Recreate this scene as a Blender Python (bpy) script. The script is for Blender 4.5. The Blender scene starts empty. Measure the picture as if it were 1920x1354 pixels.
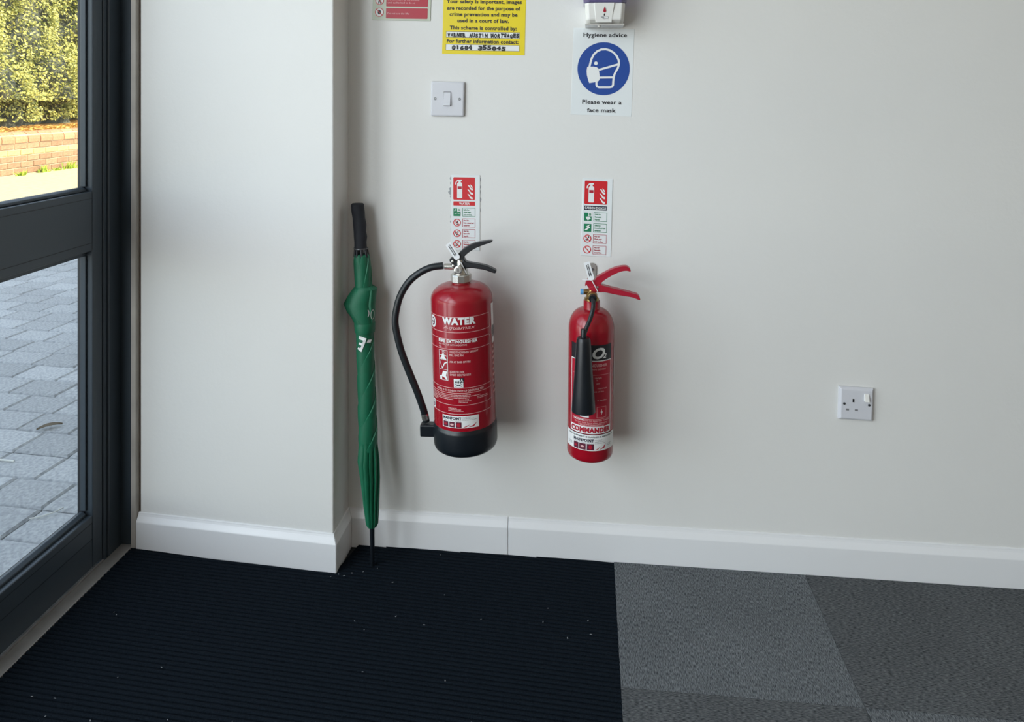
import bpy, bmesh, math, random
from mathutils import Vector, Matrix
from mathutils.geometry import tessellate_polygon

R = math.radians
random.seed(7)
SC = bpy.context.scene
COL = SC.collection

# ------------------------------------------------------------------ camera, sky, lights, exposure
cam_d = bpy.data.cameras.new('camera')
cam_d.sensor_fit = 'HORIZONTAL'
cam_d.sensor_width = 36.0
cam_d.lens = 1350.0 / 1920.0 * 36.0
cam_d.shift_x = 0.0
cam_d.shift_y = -497.0 / 1920.0
cam_d.clip_start = 0.02
cam = bpy.data.objects.new('camera', cam_d)
COL.objects.link(cam)
cam.location = (0.0, -1.7631, 1.13)
cam.rotation_euler = (R(90), 0, R(6.0046))
SC.camera = cam

world = bpy.data.worlds.new('sky')
SC.world = world
world.use_nodes = True
wn = world.node_tree
wn.nodes.clear()
w_out = wn.nodes.new('ShaderNodeOutputWorld')
w_bg = wn.nodes.new('ShaderNodeBackground')
w_sky = wn.nodes.new('ShaderNodeTexSky')
w_sky.sky_type = 'NISHITA'
w_sky.sun_disc = False
w_sky.sun_elevation = R(38)
w_sky.sun_rotation = R(100)
w_sky.air_density = 1.0
w_sky.dust_density = 1.6
w_sky.ozone_density = 1.0
w_bg.inputs['Strength'].default_value = 0.72
w_hs = wn.nodes.new('ShaderNodeHueSaturation')      # thin white haze over the blue
w_hs.inputs['Saturation'].default_value = 0.5
wn.links.new(w_sky.outputs[0], w_hs.inputs['Color'])
wn.links.new(w_hs.outputs[0], w_bg.inputs['Color'])
wn.links.new(w_bg.outputs[0], w_out.inputs['Surface'])

sun_d = bpy.data.lights.new('sun', 'SUN')
sun_d.energy = 9.0
sun_d.color = (1.0, 0.78, 0.48)
sun_d.angle = R(0.55)
sun = bpy.data.objects.new('sun', sun_d)
COL.objects.link(sun)
sun.location = (6, -2, 8)
sun.rotation_euler = Vector((-0.76, 0.16, -0.63)).to_track_quat('-Z', 'Y').to_euler()

def area(name, loc, rot, sx, sy, power, color, portal=False):
    d = bpy.data.lights.new(name, 'AREA')
    d.shape = 'RECTANGLE'
    d.size, d.size_y = sx, sy
    d.energy = power
    d.color = color
    o = bpy.data.objects.new(name, d)
    COL.objects.link(o)
    o.location = loc
    o.rotation_euler = rot
    if portal:
        d.cycles.is_portal = True
    return o

# added area lamp outside the glazed front, brightening the room in place of daylight
area('front_fill_lamp', (-1.45, -2.50, 1.20), (0, R(-90), 0), 2.2, 3.3, 128.0, (0.975, 0.96, 1.0))

vs = SC.view_settings
SC.display_settings.display_device = 'sRGB'
vs.view_transform = 'Standard'
vs.look = 'None'
vs.exposure = 0.0
vs.gamma = 1.0
vs.use_curve_mapping = False
SC.cycles.max_bounces = 10
SC.cycles.diffuse_bounces = 6
SC.cycles.transparent_max_bounces = 12
SC.cycles.sample_clamp_indirect = 6.0

# ------------------------------------------------------------------ materials
def nt(name):
    m = bpy.data.materials.new(name)
    m.use_nodes = True
    return m, m.node_tree, m.node_tree.nodes['Principled BSDF']

def mat(name, col, rough=0.5, metal=0.0, var=0.0, vscale=8.0, bump=0.0, bscale=200.0, coat=0.0, spec=0.5):
    m, t, b = nt(name)
    b.inputs['Base Color'].default_value = (*col, 1)
    b.inputs['Roughness'].default_value = rough
    b.inputs['Metallic'].default_value = metal
    b.inputs['Coat Weight'].default_value = coat
    b.inputs['Coat Roughness'].default_value = 0.06
    b.inputs['Specular IOR Level'].default_value = spec
    tc = t.nodes.new('ShaderNodeTexCoord')
    if var > 0:
        n = t.nodes.new('ShaderNodeTexNoise')
        n.inputs['Scale'].default_value = vscale
        n.inputs['Detail'].default_value = 6
        r = t.nodes.new('ShaderNodeValToRGB')
        r.color_ramp.elements[0].position = 0.3
        r.color_ramp.elements[1].position = 0.7
        r.color_ramp.elements[0].color = (*[c * (1 - var) for c in col], 1)
        r.color_ramp.elements[1].color = (*[min(1, c * (1 + var)) for c in col], 1)
        t.links.new(tc.outputs['Object'], n.inputs['Vector'])
        t.links.new(n.outputs[0], r.inputs[0])
        t.links.new(r.outputs[0], b.inputs['Base Color'])
    if bump > 0:
        n2 = t.nodes.new('ShaderNodeTexNoise')
        n2.inputs['Scale'].default_value = bscale
        n2.inputs['Detail'].default_value = 4
        bp = t.nodes.new('ShaderNodeBump')
        bp.inputs['Strength'].default_value = bump
        bp.inputs['Distance'].default_value = 0.002
        t.links.new(tc.outputs['Object'], n2.inputs['Vector'])
        t.links.new(n2.outputs[0], bp.inputs['Height'])
        t.links.new(bp.outputs[0], b.inputs['Normal'])
    return m

M = {}
M['plaster'] = mat('white_plaster', (0.72, 0.72, 0.70), 0.55, var=0.012, vscale=3, bump=0.22, bscale=90)
M['gloss'] = mat('white_gloss_paint', (0.76, 0.77, 0.78), 0.28, bump=0.08, bscale=60)
M['ceil'] = mat('ceiling_white', (0.66, 0.65, 0.62), 0.8)
M['tan'] = mat('tan_wall_paint', (0.30, 0.24, 0.19), 0.7)
M['alu'] = mat('anthracite_powder_coat', (0.040, 0.055, 0.070), 0.36, bump=0.04, bscale=900)
M['gasket'] = mat('black_gasket', (0.008, 0.010, 0.014), 0.5)
M['thresh'] = mat('brushed_aluminium_threshold', (0.27, 0.26, 0.25), 0.55, metal=0.25, var=0.12, vscale=20)
M['trimwood'] = mat('painted_trim', (0.38, 0.355, 0.32), 0.5, var=0.15, vscale=12)
M['gap'] = mat('dark_brown_gap', (0.10, 0.06, 0.04), 0.8)
M['plastic'] = mat('white_plastic', (0.62, 0.63, 0.67), 0.32)
M['plastic2'] = mat('bright_white_plastic', (0.80, 0.80, 0.77), 0.25)
M['steel'] = mat('nickel_plated_metal', (0.62, 0.61, 0.57), 0.25, metal=0.9)
M['screw'] = mat('screw_metal', (0.16, 0.17, 0.18), 0.35, metal=0.7)
M['brass'] = mat('brass', (0.38, 0.26, 0.10), 0.3, metal=0.9)
M['red'] = mat('red_enamel', (0.31, 0.004, 0.014), 0.24, coat=0.15)
M['redp'] = mat('red_painted_lever', (0.38, 0.008, 0.028), 0.33)
M['rubber'] = mat('black_rubber', (0.008, 0.012, 0.015), 0.38)
M['blackp'] = mat('black_plastic', (0.006, 0.009, 0.013), 0.32)
M['levers'] = mat('black_lever_paint', (0.008, 0.010, 0.013), 0.33)
M['tagw'] = mat('white_tag_plastic', (0.82, 0.84, 0.86), 0.4)
M['bluecap'] = mat('blue_cap', (0.10, 0.33, 0.62), 0.4)
M['void'] = mat('black_void', (0.002, 0.002, 0.003), 0.9)
M['shutter'] = mat('grey_shutter', (0.20, 0.20, 0.21), 0.6)
M['bracket'] = mat('grey_bracket', (0.36, 0.35, 0.33), 0.4, metal=0.5)
M['pleatg'] = mat('green_nylon', (0.002, 0.125, 0.060), 0.55, var=0.10, vscale=40, bump=0.05, bscale=400)
M['foam'] = mat('black_foam_grip', (0.010, 0.012, 0.018), 0.75, bump=0.2, bscale=500)
# print inks
M['pwhite'] = mat('ink_white', (0.78, 0.80, 0.80), 0.45)
M['psign'] = mat('sign_white', (0.74, 0.78, 0.79), 0.35)
M['pphoto'] = mat('sign_glow_cream', (0.50, 0.55, 0.45), 0.4)
M['pred'] = mat('ink_red', (0.60, 0.012, 0.02), 0.4)
M['pdkred'] = mat('ink_dark_red', (0.40, 0.010, 0.03), 0.4)
M['pblack'] = mat('ink_black', (0.012, 0.013, 0.018), 0.45)
M['pnavy'] = mat('ink_navy', (0.008, 0.010, 0.030), 0.45)
M['pblue'] = mat('ink_blue', (0.010, 0.060, 0.300), 0.4)
M['pgreen'] = mat('ink_green', (0.005, 0.20, 0.085), 0.4)
M['pyellow'] = mat('ink_yellow', (0.78, 0.62, 0.008), 0.4)
M['ppink'] = mat('ink_pale_pink', (0.70, 0.42, 0.42), 0.45)
M['pgrey'] = mat('ink_grey', (0.32, 0.33, 0.34), 0.5)
M['pplum'] = mat('ink_plum', (0.10, 0.008, 0.03), 0.45)

# tinted and clear see-through materials
def clear(name, tint, gloss=0.08, alpha_mix=None):
    m = bpy.data.materials.new(name)
    m.use_nodes = True
    t = m.node_tree
    t.nodes.clear()
    out = t.nodes.new('ShaderNodeOutputMaterial')
    tr = t.nodes.new('ShaderNodeBsdfTransparent')
    tr.inputs[0].default_value = (*tint, 1)
    gl = t.nodes.new('ShaderNodeBsdfGlossy')
    gl.inputs['Roughness'].default_value = 0.02
    fr = t.nodes.new('ShaderNodeFresnel')
    fr.inputs['IOR'].default_value = 1.25
    mx = t.nodes.new('ShaderNodeMixShader')
    ge = t.nodes.new('ShaderNodeNewGeometry')
    inv = t.nodes.new('ShaderNodeMath')
    inv.operation = 'SUBTRACT'
    inv.inputs[0].default_value = 1.0
    mu = t.nodes.new('ShaderNodeMath')
    mu.operation = 'MULTIPLY'
    t.links.new(ge.outputs['Backfacing'], inv.inputs[1])
    t.links.new(fr.outputs[0], mu.inputs[0])
    t.links.new(inv.outputs[0], mu.inputs[1])
    t.links.new(mu.outputs[0], mx.inputs[0])
    t.links.new(tr.outputs[0], mx.inputs[1])
    t.links.new(gl.outputs[0], mx.inputs[2])
    t.links.new(mx.outputs[0], out.inputs['Surface'])
    return m
M['glass'] = clear('window_glass', (0.93, 0.96, 0.95))
M['lilac'] = mat('lilac_clear_plastic', (0.28, 0.24, 0.52), 0.12)
M['lilac'].node_tree.nodes['Principled BSDF'].inputs['Transmission Weight'].default_value = 0.55
M['clearfilm'] = mat('clear_drip_plastic', (0.70, 0.68, 0.64), 0.15)
M['clearfilm'].node_tree.nodes['Principled BSDF'].inputs['Transmission Weight'].default_value = 0.3

def carpet_mat():
    m, t, b = nt('grey_streaked_carpet')
    b.inputs['Roughness'].default_value = 0.95
    b.inputs['Specular IOR Level'].default_value = 0.1
    tc = t.nodes.new('ShaderNodeTexCoord')
    mp = t.nodes.new('ShaderNodeMapping')
    mp.inputs['Scale'].default_value = (640, 120, 100)
    n = t.nodes.new('ShaderNodeTexNoise')
    n.inputs['Scale'].default_value = 1.0
    n.inputs['Detail'].default_value = 3
    r = t.nodes.new('ShaderNodeValToRGB')
    e = r.color_ramp.elements
    e[0].position, e[0].color = 0.30, (0.040, 0.047, 0.054, 1)
    e[1].position, e[1].color = 0.72, (0.280, 0.300, 0.315, 1)
    n3 = t.nodes.new('ShaderNodeTexNoise')
    n3.inputs['Scale'].default_value = 5
    mxx = t.nodes.new('ShaderNodeMixRGB')
    mxx.blend_type = 'MULTIPLY'
    mxx.inputs[0].default_value = 0.35
    bp = t.nodes.new('ShaderNodeBump')
    bp.inputs['Strength'].default_value = 0.6
    bp.inputs['Distance'].default_value = 0.003
    t.links.new(tc.outputs['Object'], mp.inputs['Vector'])
    t.links.new(mp.outputs[0], n.inputs['Vector'])
    t.links.new(n.outputs[0], r.inputs[0])
    t.links.new(tc.outputs['Object'], n3.inputs['Vector'])
    t.links.new(r.outputs[0], mxx.inputs[1])
    t.links.new(n3.outputs[0], mxx.inputs[2])
    oi = t.nodes.new('ShaderNodeObjectInfo')          # pile shading of the turned tiles, put into each tile's colour
    m2 = t.nodes.new('ShaderNodeMixRGB')
    m2.blend_type = 'MULTIPLY'
    m2.inputs[0].default_value = 1.0
    t.links.new(mxx.outputs[0], m2.inputs[1])
    t.links.new(oi.outputs['Color'], m2.inputs[2])
    t.links.new(m2.outputs[0], b.inputs['Base Color'])
    t.links.new(n.outputs[0], bp.inputs['Height'])
    t.links.new(bp.outputs[0], b.inputs['Normal'])
    return m
M['carpet'] = carpet_mat()

def mat_mat():
    m, t, b = nt('black_ribbed_matting')
    b.inputs['Roughness'].default_value = 0.95
    b.inputs['Specular IOR Level'].default_value = 0.08
    tc = t.nodes.new('ShaderNodeTexCoord')
    n = t.nodes.new('ShaderNodeTexNoise')
    n.inputs['Scale'].default_value = 420
    n.inputs['Detail'].default_value = 3
    r = t.nodes.new('ShaderNodeValToRGB')
    e = r.color_ramp.elements
    e[0].position, e[0].color = 0.35, (0.0035, 0.0062, 0.0100, 1)
    e[1].position, e[1].color = 0.75, (0.0090, 0.0145, 0.0210, 1)
    bp = t.nodes.new('ShaderNodeBump')
    bp.inputs['Strength'].default_value = 0.8
    bp.inputs['Distance'].default_value = 0.002
    t.links.new(tc.outputs['Object'], n.inputs['Vector'])
    t.links.new(n.outputs[0], r.inputs[0])
    t.links.new(r.outputs[0], b.inputs['Base Color'])
    t.links.new(n.outputs[0], bp.inputs['Height'])
    t.links.new(bp.outputs[0], b.inputs['Normal'])
    return m
M['mat'] = mat_mat()

def speck_mat(name, c0, c1, scale, rough=0.9, rnd=0.0):
    m, t, b = nt(name)
    b.inputs['Roughness'].default_value = rough
    tc = t.nodes.new('ShaderNodeTexCoord')
    n = t.nodes.new('ShaderNodeTexNoise')
    n.inputs['Scale'].default_value = scale
    n.inputs['Detail'].default_value = 5
    r = t.nodes.new('ShaderNodeValToRGB')
    e = r.color_ramp.elements
    e[0].position, e[0].color = 0.3, (*c0, 1)
    e[1].position, e[1].color = 0.7, (*c1, 1)
    t.links.new(tc.outputs['Object'], n.inputs['Vector'])
    t.links.new(n.outputs[0], r.inputs[0])
    last = r.outputs[0]
    if rnd > 0:
        g = t.nodes.new('ShaderNodeNewGeometry')
        oi = t.nodes.new('ShaderNodeObjectInfo')
        ad = t.nodes.new('ShaderNodeMath')
        ad.operation = 'ADD'
        fr = t.nodes.new('ShaderNodeMath')
        fr.operation = 'FRACT'
        mr = t.nodes.new('ShaderNodeMapRange')
        mr.inputs['To Min'].default_value = 1 - rnd
        mr.inputs['To Max'].default_value = 1 + rnd
        hs = t.nodes.new('ShaderNodeHueSaturation')
        t.links.new(g.outputs['Random Per Island'], ad.inputs[0])
        t.links.new(oi.outputs['Random'], ad.inputs[1])
        t.links.new(ad.outputs[0], fr.inputs[0])
        t.links.new(fr.outputs[0], mr.inputs['Value'])
        t.links.new(mr.outputs[0], hs.inputs['Value'])
        t.links.new(last, hs.inputs['Color'])
        last = hs.outputs[0]
    t.links.new(last, b.inputs['Base Color'])
    bp = t.nodes.new('ShaderNodeBump')
    bp.inputs['Strength'].default_value = 0.5
    bp.inputs['Distance'].default_value = 0.004
    t.links.new(n.outputs[0], bp.inputs['Height'])
    t.links.new(bp.outputs[0], b.inputs['Normal'])
    return m
M['block'] = speck_mat('grey_paving_block', (0.27, 0.28, 0.29), (0.46, 0.47, 0.47), 90, rnd=0.14)
M['joint'] = speck_mat('dark_joint_sand', (0.06, 0.06, 0.06), (0.13, 0.125, 0.115), 60)
M['sunpath'] = speck_mat('sun_yellowed_path', (0.44, 0.36, 0.22), (0.54, 0.45, 0.28), 14)  # smooth ground beyond the blocks; the sun's yellow is put into its colour
M['brick'] = speck_mat('brown_brick', (0.23, 0.135, 0.085), (0.34, 0.21, 0.13), 40, rnd=0.18)
M['buff'] = speck_mat('buff_brick', (0.40, 0.30, 0.13), (0.50, 0.39, 0.18), 40, rnd=0.12)
M['coping'] = speck_mat('orange_coping_brick', (0.36, 0.17, 0.095), (0.46, 0.24, 0.14), 30, rnd=0.15)
M['mortar'] = speck_mat('pale_mortar', (0.38, 0.33, 0.25), (0.46, 0.41, 0.31), 60)
M['soil'] = speck_mat('leaf_litter_soil', (0.22, 0.12, 0.05), (0.50, 0.30, 0.10), 25)
M['render'] = mat('outer_render', (0.5, 0.48, 0.45), 0.9)
M['hedgecore'] = mat('dark_hedge_inside', (0.085, 0.095, 0.080), 1.0, var=0.4, vscale=4)

def leaf_mat(name, c0, c1):
    m, t, b = nt(name)
    b.inputs['Roughness'].default_value = 0.42
    g = t.nodes.new('ShaderNodeNewGeometry')
    r = t.nodes.new('ShaderNodeValToRGB')
    r.color_ramp.elements[0].color = (*c0, 1)
    r.color_ramp.elements[1].color = (*c1, 1)
    t.links.new(g.outputs['Random Per Island'], r.inputs[0])
    t.links.new(r.outputs[0], b.inputs['Base Color'])
    tl = t.nodes.new('ShaderNodeBsdfTranslucent')
    t.links.new(r.outputs[0], tl.inputs[0])
    mx = t.nodes.new('ShaderNodeMixShader')
    mx.inputs[0].default_value = 0.3
    out = t.nodes['Material Output']
    t.links.new(b.outputs[0], mx.inputs[1])
    t.links.new(tl.outputs[0], mx.inputs[2])
    t.links.new(mx.outputs[0], out.inputs['Surface'])
    return m
M['leaf'] = leaf_mat('hedge_leaf', (0.10, 0.13, 0.035), (0.60, 0.57, 0.17))
M['litter'] = leaf_mat('dry_leaf_litter', (0.42, 0.20, 0.06), (0.72, 0.50, 0.16))
M['grass'] = leaf_mat('weed_green', (0.16, 0.30, 0.02), (0.36, 0.46, 0.06))
M['dry'] = mat('dry_brown_leaf', (0.12, 0.09, 0.055), 0.8)
M['straw'] = mat('pale_straw', (0.62, 0.62, 0.58), 0.7)
M['lint'] = mat('pale_lint', (0.26, 0.28, 0.30), 0.9)

# ------------------------------------------------------------------ helpers
def tag(o, label=None, cat=None, group=None, kind=None):
    if label: o['label'] = label
    if cat: o['category'] = cat
    if group: o['group'] = group
    if kind: o['kind'] = kind
    return o

def empty(name, loc=(0, 0, 0), rot=(0, 0, 0)):
    o = bpy.data.objects.new(name, None)
    o.empty_display_size = 0.05
    COL.objects.link(o)
    o.location = loc
    o.rotation_euler = rot
    return o

def mesh_obj(name, verts, faces, m, parent=None, smooth=False, loc=None):
    me = bpy.data.meshes.new(name)
    me.from_pydata([tuple(v) for v in verts], [], faces)
    me.update()
    if smooth:
        me.polygons.foreach_set('use_smooth', [True] * len(me.polygons))
    me.materials.append(m)
    o = bpy.data.objects.new(name, me)
    COL.objects.link(o)
    if parent: o.parent = parent
    if loc: o.location = loc
    return o

def bevel(o, w, seg=2, angle=35):
    b = o.modifiers.new('bevel', 'BEVEL')
    b.width = w
    b.segments = seg
    b.limit_method = 'ANGLE'
    b.angle_limit = R(angle)
    b.harden_normals = False
    return o

def auto_smooth(o, ang=40):
    me = o.data
    me.polygons.foreach_set('use_smooth', [True] * len(me.polygons))
    try:
        me.set_sharp_from_angle(angle=R(ang))
    except Exception:
        pass
    return o

class MB:
    def __init__(s): s.v, s.f = [], []
    def add(s, vs_, fs_):
        k = len(s.v)
        s.v += [tuple(v) for v in vs_]
        s.f += [tuple(i + k for i in f) for f in fs_]
        return s
    def box(s, x0, x1, y0, y1, z0, z1):
        v = [(x0, y0, z0), (x1, y0, z0), (x1, y1, z0), (x0, y1, z0), (x0, y0, z1), (x1, y0, z1), (x1, y1, z1), (x0, y1, z1)]
        return s.add(v, [(0, 3, 2, 1), (4, 5, 6, 7), (0, 1, 5, 4), (1, 2, 6, 5), (2, 3, 7, 6), (3, 0, 4, 7)])
    def prism_xz(s, poly, y0, y1):
        if sum(poly[i][0] * poly[(i + 1) % len(poly)][1] - poly[(i + 1) % len(poly)][0] * poly[i][1] for i in range(len(poly))) < 0:
            poly = poly[::-1]
        n = len(poly)
        v = [(x, y0, z) for x, z in poly] + [(x, y1, z) for x, z in poly]
        return s.add(v, [tuple(range(n)), tuple(range(2 * n - 1, n - 1, -1))] + [(i + n, (i + 1) % n + n, (i + 1) % n, i) for i in range(n)])
    def prism_xy(s, poly, z0, z1):
        if sum(poly[i][0] * poly[(i + 1) % len(poly)][1] - poly[(i + 1) % len(poly)][0] * poly[i][1] for i in range(len(poly))) < 0:
            poly = poly[::-1]
        n = len(poly)
        v = [(x, y, z0) for x, y in poly] + [(x, y, z1) for x, y in poly]
        return s.add(v, [tuple(range(n - 1, -1, -1)), tuple(range(n, 2 * n))] + [(i, (i + 1) % n, (i + 1) % n + n, i + n) for i in range(n)])
    def lathe(s, prof, n=48, center=(0, 0), cap=True):
        v, f = [], []
        for r, z in prof:
            for k in range(n):
                a = 2 * math.pi * k / n
                v.append((center[0] + r * math.cos(a), center[1] + r * math.sin(a), z))
        for j in range(len(prof) - 1):
            for k in range(n):
                k2 = (k + 1) % n
                f.append((j * n + k, j * n + k2, (j + 1) * n + k2, (j + 1) * n + k))
        if cap:
            f.append(tuple(range(n - 1, -1, -1)))
            f.append(tuple(range((len(prof) - 1) * n, len(prof) * n)))
        return s.add(v, f)
    def tube(s, pts, rad, n=12, cap=True):
        pts = [Vector(p) for p in pts]
        m = len(pts)
        rad = rad if isinstance(rad, (list, tuple)) else [rad] * m
        t0 = (pts[1] - pts[0]).normalized()
        nrm = t0.orthogonal().normalized()
        v, f = [], []
        for i in range(m):
            t = (pts[min(i + 1, m - 1)] - pts[max(i - 1, 0)]).normalized()
            nrm = (nrm - t * nrm.dot(t)).normalized()
            b = t.cross(nrm)
            for k in range(n):
                a = 2 * math.pi * k / n
                v.append(pts[i] + (nrm * math.cos(a) + b * math.sin(a)) * rad[i])
        for i in range(m - 1):
            for k in range(n):
                k2 = (k + 1) % n
                f.append((i * n + k, i * n + k2, (i + 1) * n + k2, (i + 1) * n + k))
        if cap:
            f.append(tuple(range(n - 1, -1, -1)))
            f.append(tuple(range((m - 1) * n, m * n)))
        return s.add(v, f)
    def build(s, name, m, parent=None, smooth=None, loc=None):
        o = mesh_obj(name, s.v, s.f, m, parent, False, loc)
        if smooth: auto_smooth(o, smooth)
        return o

def spline(pts, k=6):
    pts = [Vector(p) for p in pts]
    P = [pts[0] * 2 - pts[1]] + pts + [pts[-1] * 2 - pts[-2]]
    out = []
    for i in range(1, len(P) - 2):
        for j in range(k):
            t = j / k
            a, b, c, d = P[i - 1], P[i], P[i + 1], P[i + 2]
            out.append(0.5 * ((2 * b) + (c - a) * t + (2 * a - 5 * b + 4 * c - d) * t * t + (3 * b - a - 3 * c + d) * t ** 3))
    out.append(pts[-1])
    return out

def smooth2(pts, k=3):
    n = len(pts)
    out = []
    for i in range(n):
        a, b, c, d = (Vector((*pts[j % n], 0)) for j in (i - 1, i, i + 1, i + 2))
        for j in range(k):
            t = j / k
            q = 0.5 * ((2 * b) + (c - a) * t + (2 * a - 5 * b + 4 * c - d) * t * t + (3 * b - a - 3 * c + d) * t ** 3)
            out.append((q.x, q.y))
    return out

_txt = {}
def text_geo(s, off=0.0, shear=0.0):
    key = (s, off, shear)
    if key in _txt: return _txt[key]
    c = bpy.data.curves.new('t', 'FONT')
    c.body = s
    c.size = 1.0
    c.resolution_u = 3
    c.offset = off
    c.shear = shear
    c.space_character = 1.0 + max(0, off) * 2.2
    o = bpy.data.objects.new('t', c)
    COL.objects.link(o)
    dg = bpy.context.evaluated_depsgraph_get()
    me = bpy.data.meshes.new_from_object(o.evaluated_get(dg))
    v = [(p.co.x, p.co.y) for p in me.vertices]
    f = [tuple(p.vertices) for p in me.polygons]
    bpy.data.objects.remove(o)
    bpy.data.curves.remove(c)
    bpy.data.meshes.remove(me)
    _txt[key] = (v, f)
    return v, f

_hv, _ = text_geo('H')
CAP = max(y for x, y in _hv) - min(y for x, y in _hv)

class Print:
    """flat print lying on a surface: (u, v) in metres, h = lift off the surface; mapped to the plane y=-h or round a cylinder"""
    def __init__(s, parent, radius=None, centre=None, axis=None):
        s.parent, s.radius, s.centre = parent, radius, centre
        s.layers = {}
        s.gid = 0          # pieces of a JOIN part share a mesh as long as gid stays the same
        s.uid = 0
        s.base = 0.0
        s.cnt = 0
    JOIN = {'pictogram', 'flames', 'head_outline', 'safe_mark', 'class_fire', 'small_print', 'sticker_small_print', 'side_print', 'barcode',
            'seal_print', 'handwriting', 'prohibition_mark', 'prohibition_figure', 'round_logo_letter'}
    SMALL = {'small_print', 'sticker_small_print', 'side_print', 'barcode', 'seal_print', 'prohibition_figure', 'class_fire', 'handwriting', 'pictogram', 'flames', 'safe_mark', 'round_logo_letter'}
    def _l(s, part, m, h):
        if part in s.JOIN: key = (part, m, s.gid)
        else:
            s.uid += 1
            key = (part, m, -s.uid)
        return s.layers.setdefault(key, ([], [], []))
    def add(s, part, m, vs_, fs_, h):
        V, F, H = s._l(part, m, h)
        k = len(V)
        V += list(vs_)
        c = s.cnt = (s.cnt + 1) % 9
        H += [h + s.base + (c * 0.00003 if part in s.JOIN else 0)] * len(vs_)
        F += [tuple(i + k for i in f) for f in fs_]
    def slices(s, part, m, us, top, bot, h):
        vs_, fs_ = [], []
        for i, u in enumerate(us):
            vs_ += [(u, bot(u)), (u, top(u))]
            if i: fs_.append((2 * i - 2, 2 * i, 2 * i + 1, 2 * i - 1))
        s.add(part, m, vs_, fs_, h)
    def rect(s, part, m, u0, v0, u1, v1, h=0.0003, r=0.0):
        n = max(1, int(abs(u1 - u0) / 0.004)) if s.radius else 1
        us = {u0 + (u1 - u0) * i / n for i in range(n + 1)}
        if r > 0:
            for i in range(7):
                a = r * (1 - math.cos(math.pi / 2 * i / 6))
                us |= {u0 + a, u1 - a}
        us = sorted(us)
        def ins(u):
            d = min(u - u0, u1 - u)
            if r <= 0 or d >= r: return 0
            return r - math.sqrt(max(0, r * r - (r - d) ** 2))
        s.slices(part, m, us, lambda u: v1 - ins(u), lambda u: v0 + ins(u), h)
    def stroke(s, part, m, pts, w, h=0.0004, closed=False):
        pts = [Vector(p) for p in pts]
        if s.radius:
            q = []
            loop = pts + ([pts[0]] if closed else [])
            for a, b in zip(loop[:-1], loop[1:]):
                k = max(1, int((b - a).length / 0.004))
                q += [a + (b - a) * i / k for i in range(k)]
            if not closed: q.append(loop[-1])
            pts = q
        n = len(pts)
        vs_, fs_ = [], []
        for i in range(n):
            if closed:
                a, b = pts[i - 1], pts[(i + 1) % n]
            else:
                a, b = pts[max(i - 1, 0)], pts[min(i + 1, n - 1)]
            p = pts[i]
            d1 = (p - a).normalized() if (p - a).length > 1e-9 else (b - p).normalized()
            d2 = (b - p).normalized() if (b - p).length > 1e-9 else d1
            d = (d1 + d2)
            d = d.normalized() if d.length > 1e-6 else d1
            nn = Vector((-d.y, d.x))
            k = 1.0 / max(0.5, abs(nn.dot(Vector((-d1.y, d1.x)))))
            vs_ += [tuple(p + nn * w / 2 * k), tuple(p - nn * w / 2 * k)]
        for i in range(n if closed else n - 1):
            j = (i + 1) % n
            fs_.append((2 * i, 2 * i + 1, 2 * j + 1, 2 * j))
        s.add(part, m, vs_, fs_, h)
    def frame(s, part, m, u0, v0, u1, v1, w, h=0.0004, r=0.0):
        if r > 0:
            pts = []
            for cx, cy, a0 in ((u1 - r, v1 - r, 0), (u0 + r, v1 - r, 90), (u0 + r, v0 + r, 180), (u1 - r, v0 + r, 270)):
                pts += [(cx + r * math.cos(R(a0 + k * 30)), cy + r * math.sin(R(a0 + k * 30))) for k in range(4)]
        else:
            pts = [(u0, v0), (u1, v0), (u1, v1), (u0, v1)]
        s.stroke(part, m, pts, w, h, True)
    def disc(s, part, m, cu, cv, ru, rv=None, h=0.0004, n=40):
        rv = rv or ru
        us = [cu - ru * math.cos(math.pi * i / n) for i in range(n + 1)]
        f = lambda u: rv * math.sqrt(max(0, 1 - ((u - cu) / ru) ** 2))
        s.slices(part, m, us, lambda u: cv + f(u), lambda u: cv - f(u), h)
    def ring(s, part, m, cu, cv, r, w, h=0.0005, n=40):
        s.stroke(part, m, [(cu + r * math.cos(2 * math.pi * i / n), cv + r * math.sin(2 * math.pi * i / n)) for i in range(n)], w, h, True)
    def poly(s, part, m, pts, h=0.0005):
        tri = tessellate_polygon([[Vector((p[0], p[1], 0)) for p in pts]])
        s.add(part, m, pts, [tuple(t) for t in tri], h)
    def text(s, part, m, string, u0, vb, cap, u1=None, width=None, align='L', bold=0.0, shear=0.0, rot=0.0, h=0.0006):
        v, f = text_geo(string, bold, shear)
        if not v: return
        x0, x1 = min(p[0] for p in v), max(p[0] for p in v)
        ky = cap / CAP
        if u1 is not None: kx = (u1 - u0) / (x1 - x0)
        elif width: kx = width / (x1 - x0)
        else: kx = ky
        W = (x1 - x0) * kx
        sh = {'L': 0, 'C': -W / 2, 'R': -W}[align]
        if u1 is not None: sh = 0
        out = []
        cr, sr = math.cos(rot), math.sin(rot)
        for x, y in v:
            a, b = (x - x0) * kx + sh, y * ky
            out.append((u0 + a * cr - b * sr, vb + a * sr + b * cr))
        if s.radius:
            bm = bmesh.new()
            bv = [bm.verts.new((a, b, 0)) for a, b in out]
            for q in f:
                try: bm.faces.new([bv[i] for i in q])
                except ValueError: pass
            lo, hi = min(a for a, b in out), max(a for a, b in out)
            step = s.radius * 0.09
            k = lo + step
            while k < hi:
                bmesh.ops.bisect_plane(bm, geom=bm.verts[:] + bm.edges[:] + bm.faces[:], plane_co=(k, 0, 0), plane_no=(1, 0, 0))
                k += step
            bm.verts.index_update()
            out = [(q.co.x, q.co.y) for q in bm.verts]
            f = [tuple(w.index for w in q.verts) for q in bm.faces]
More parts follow.
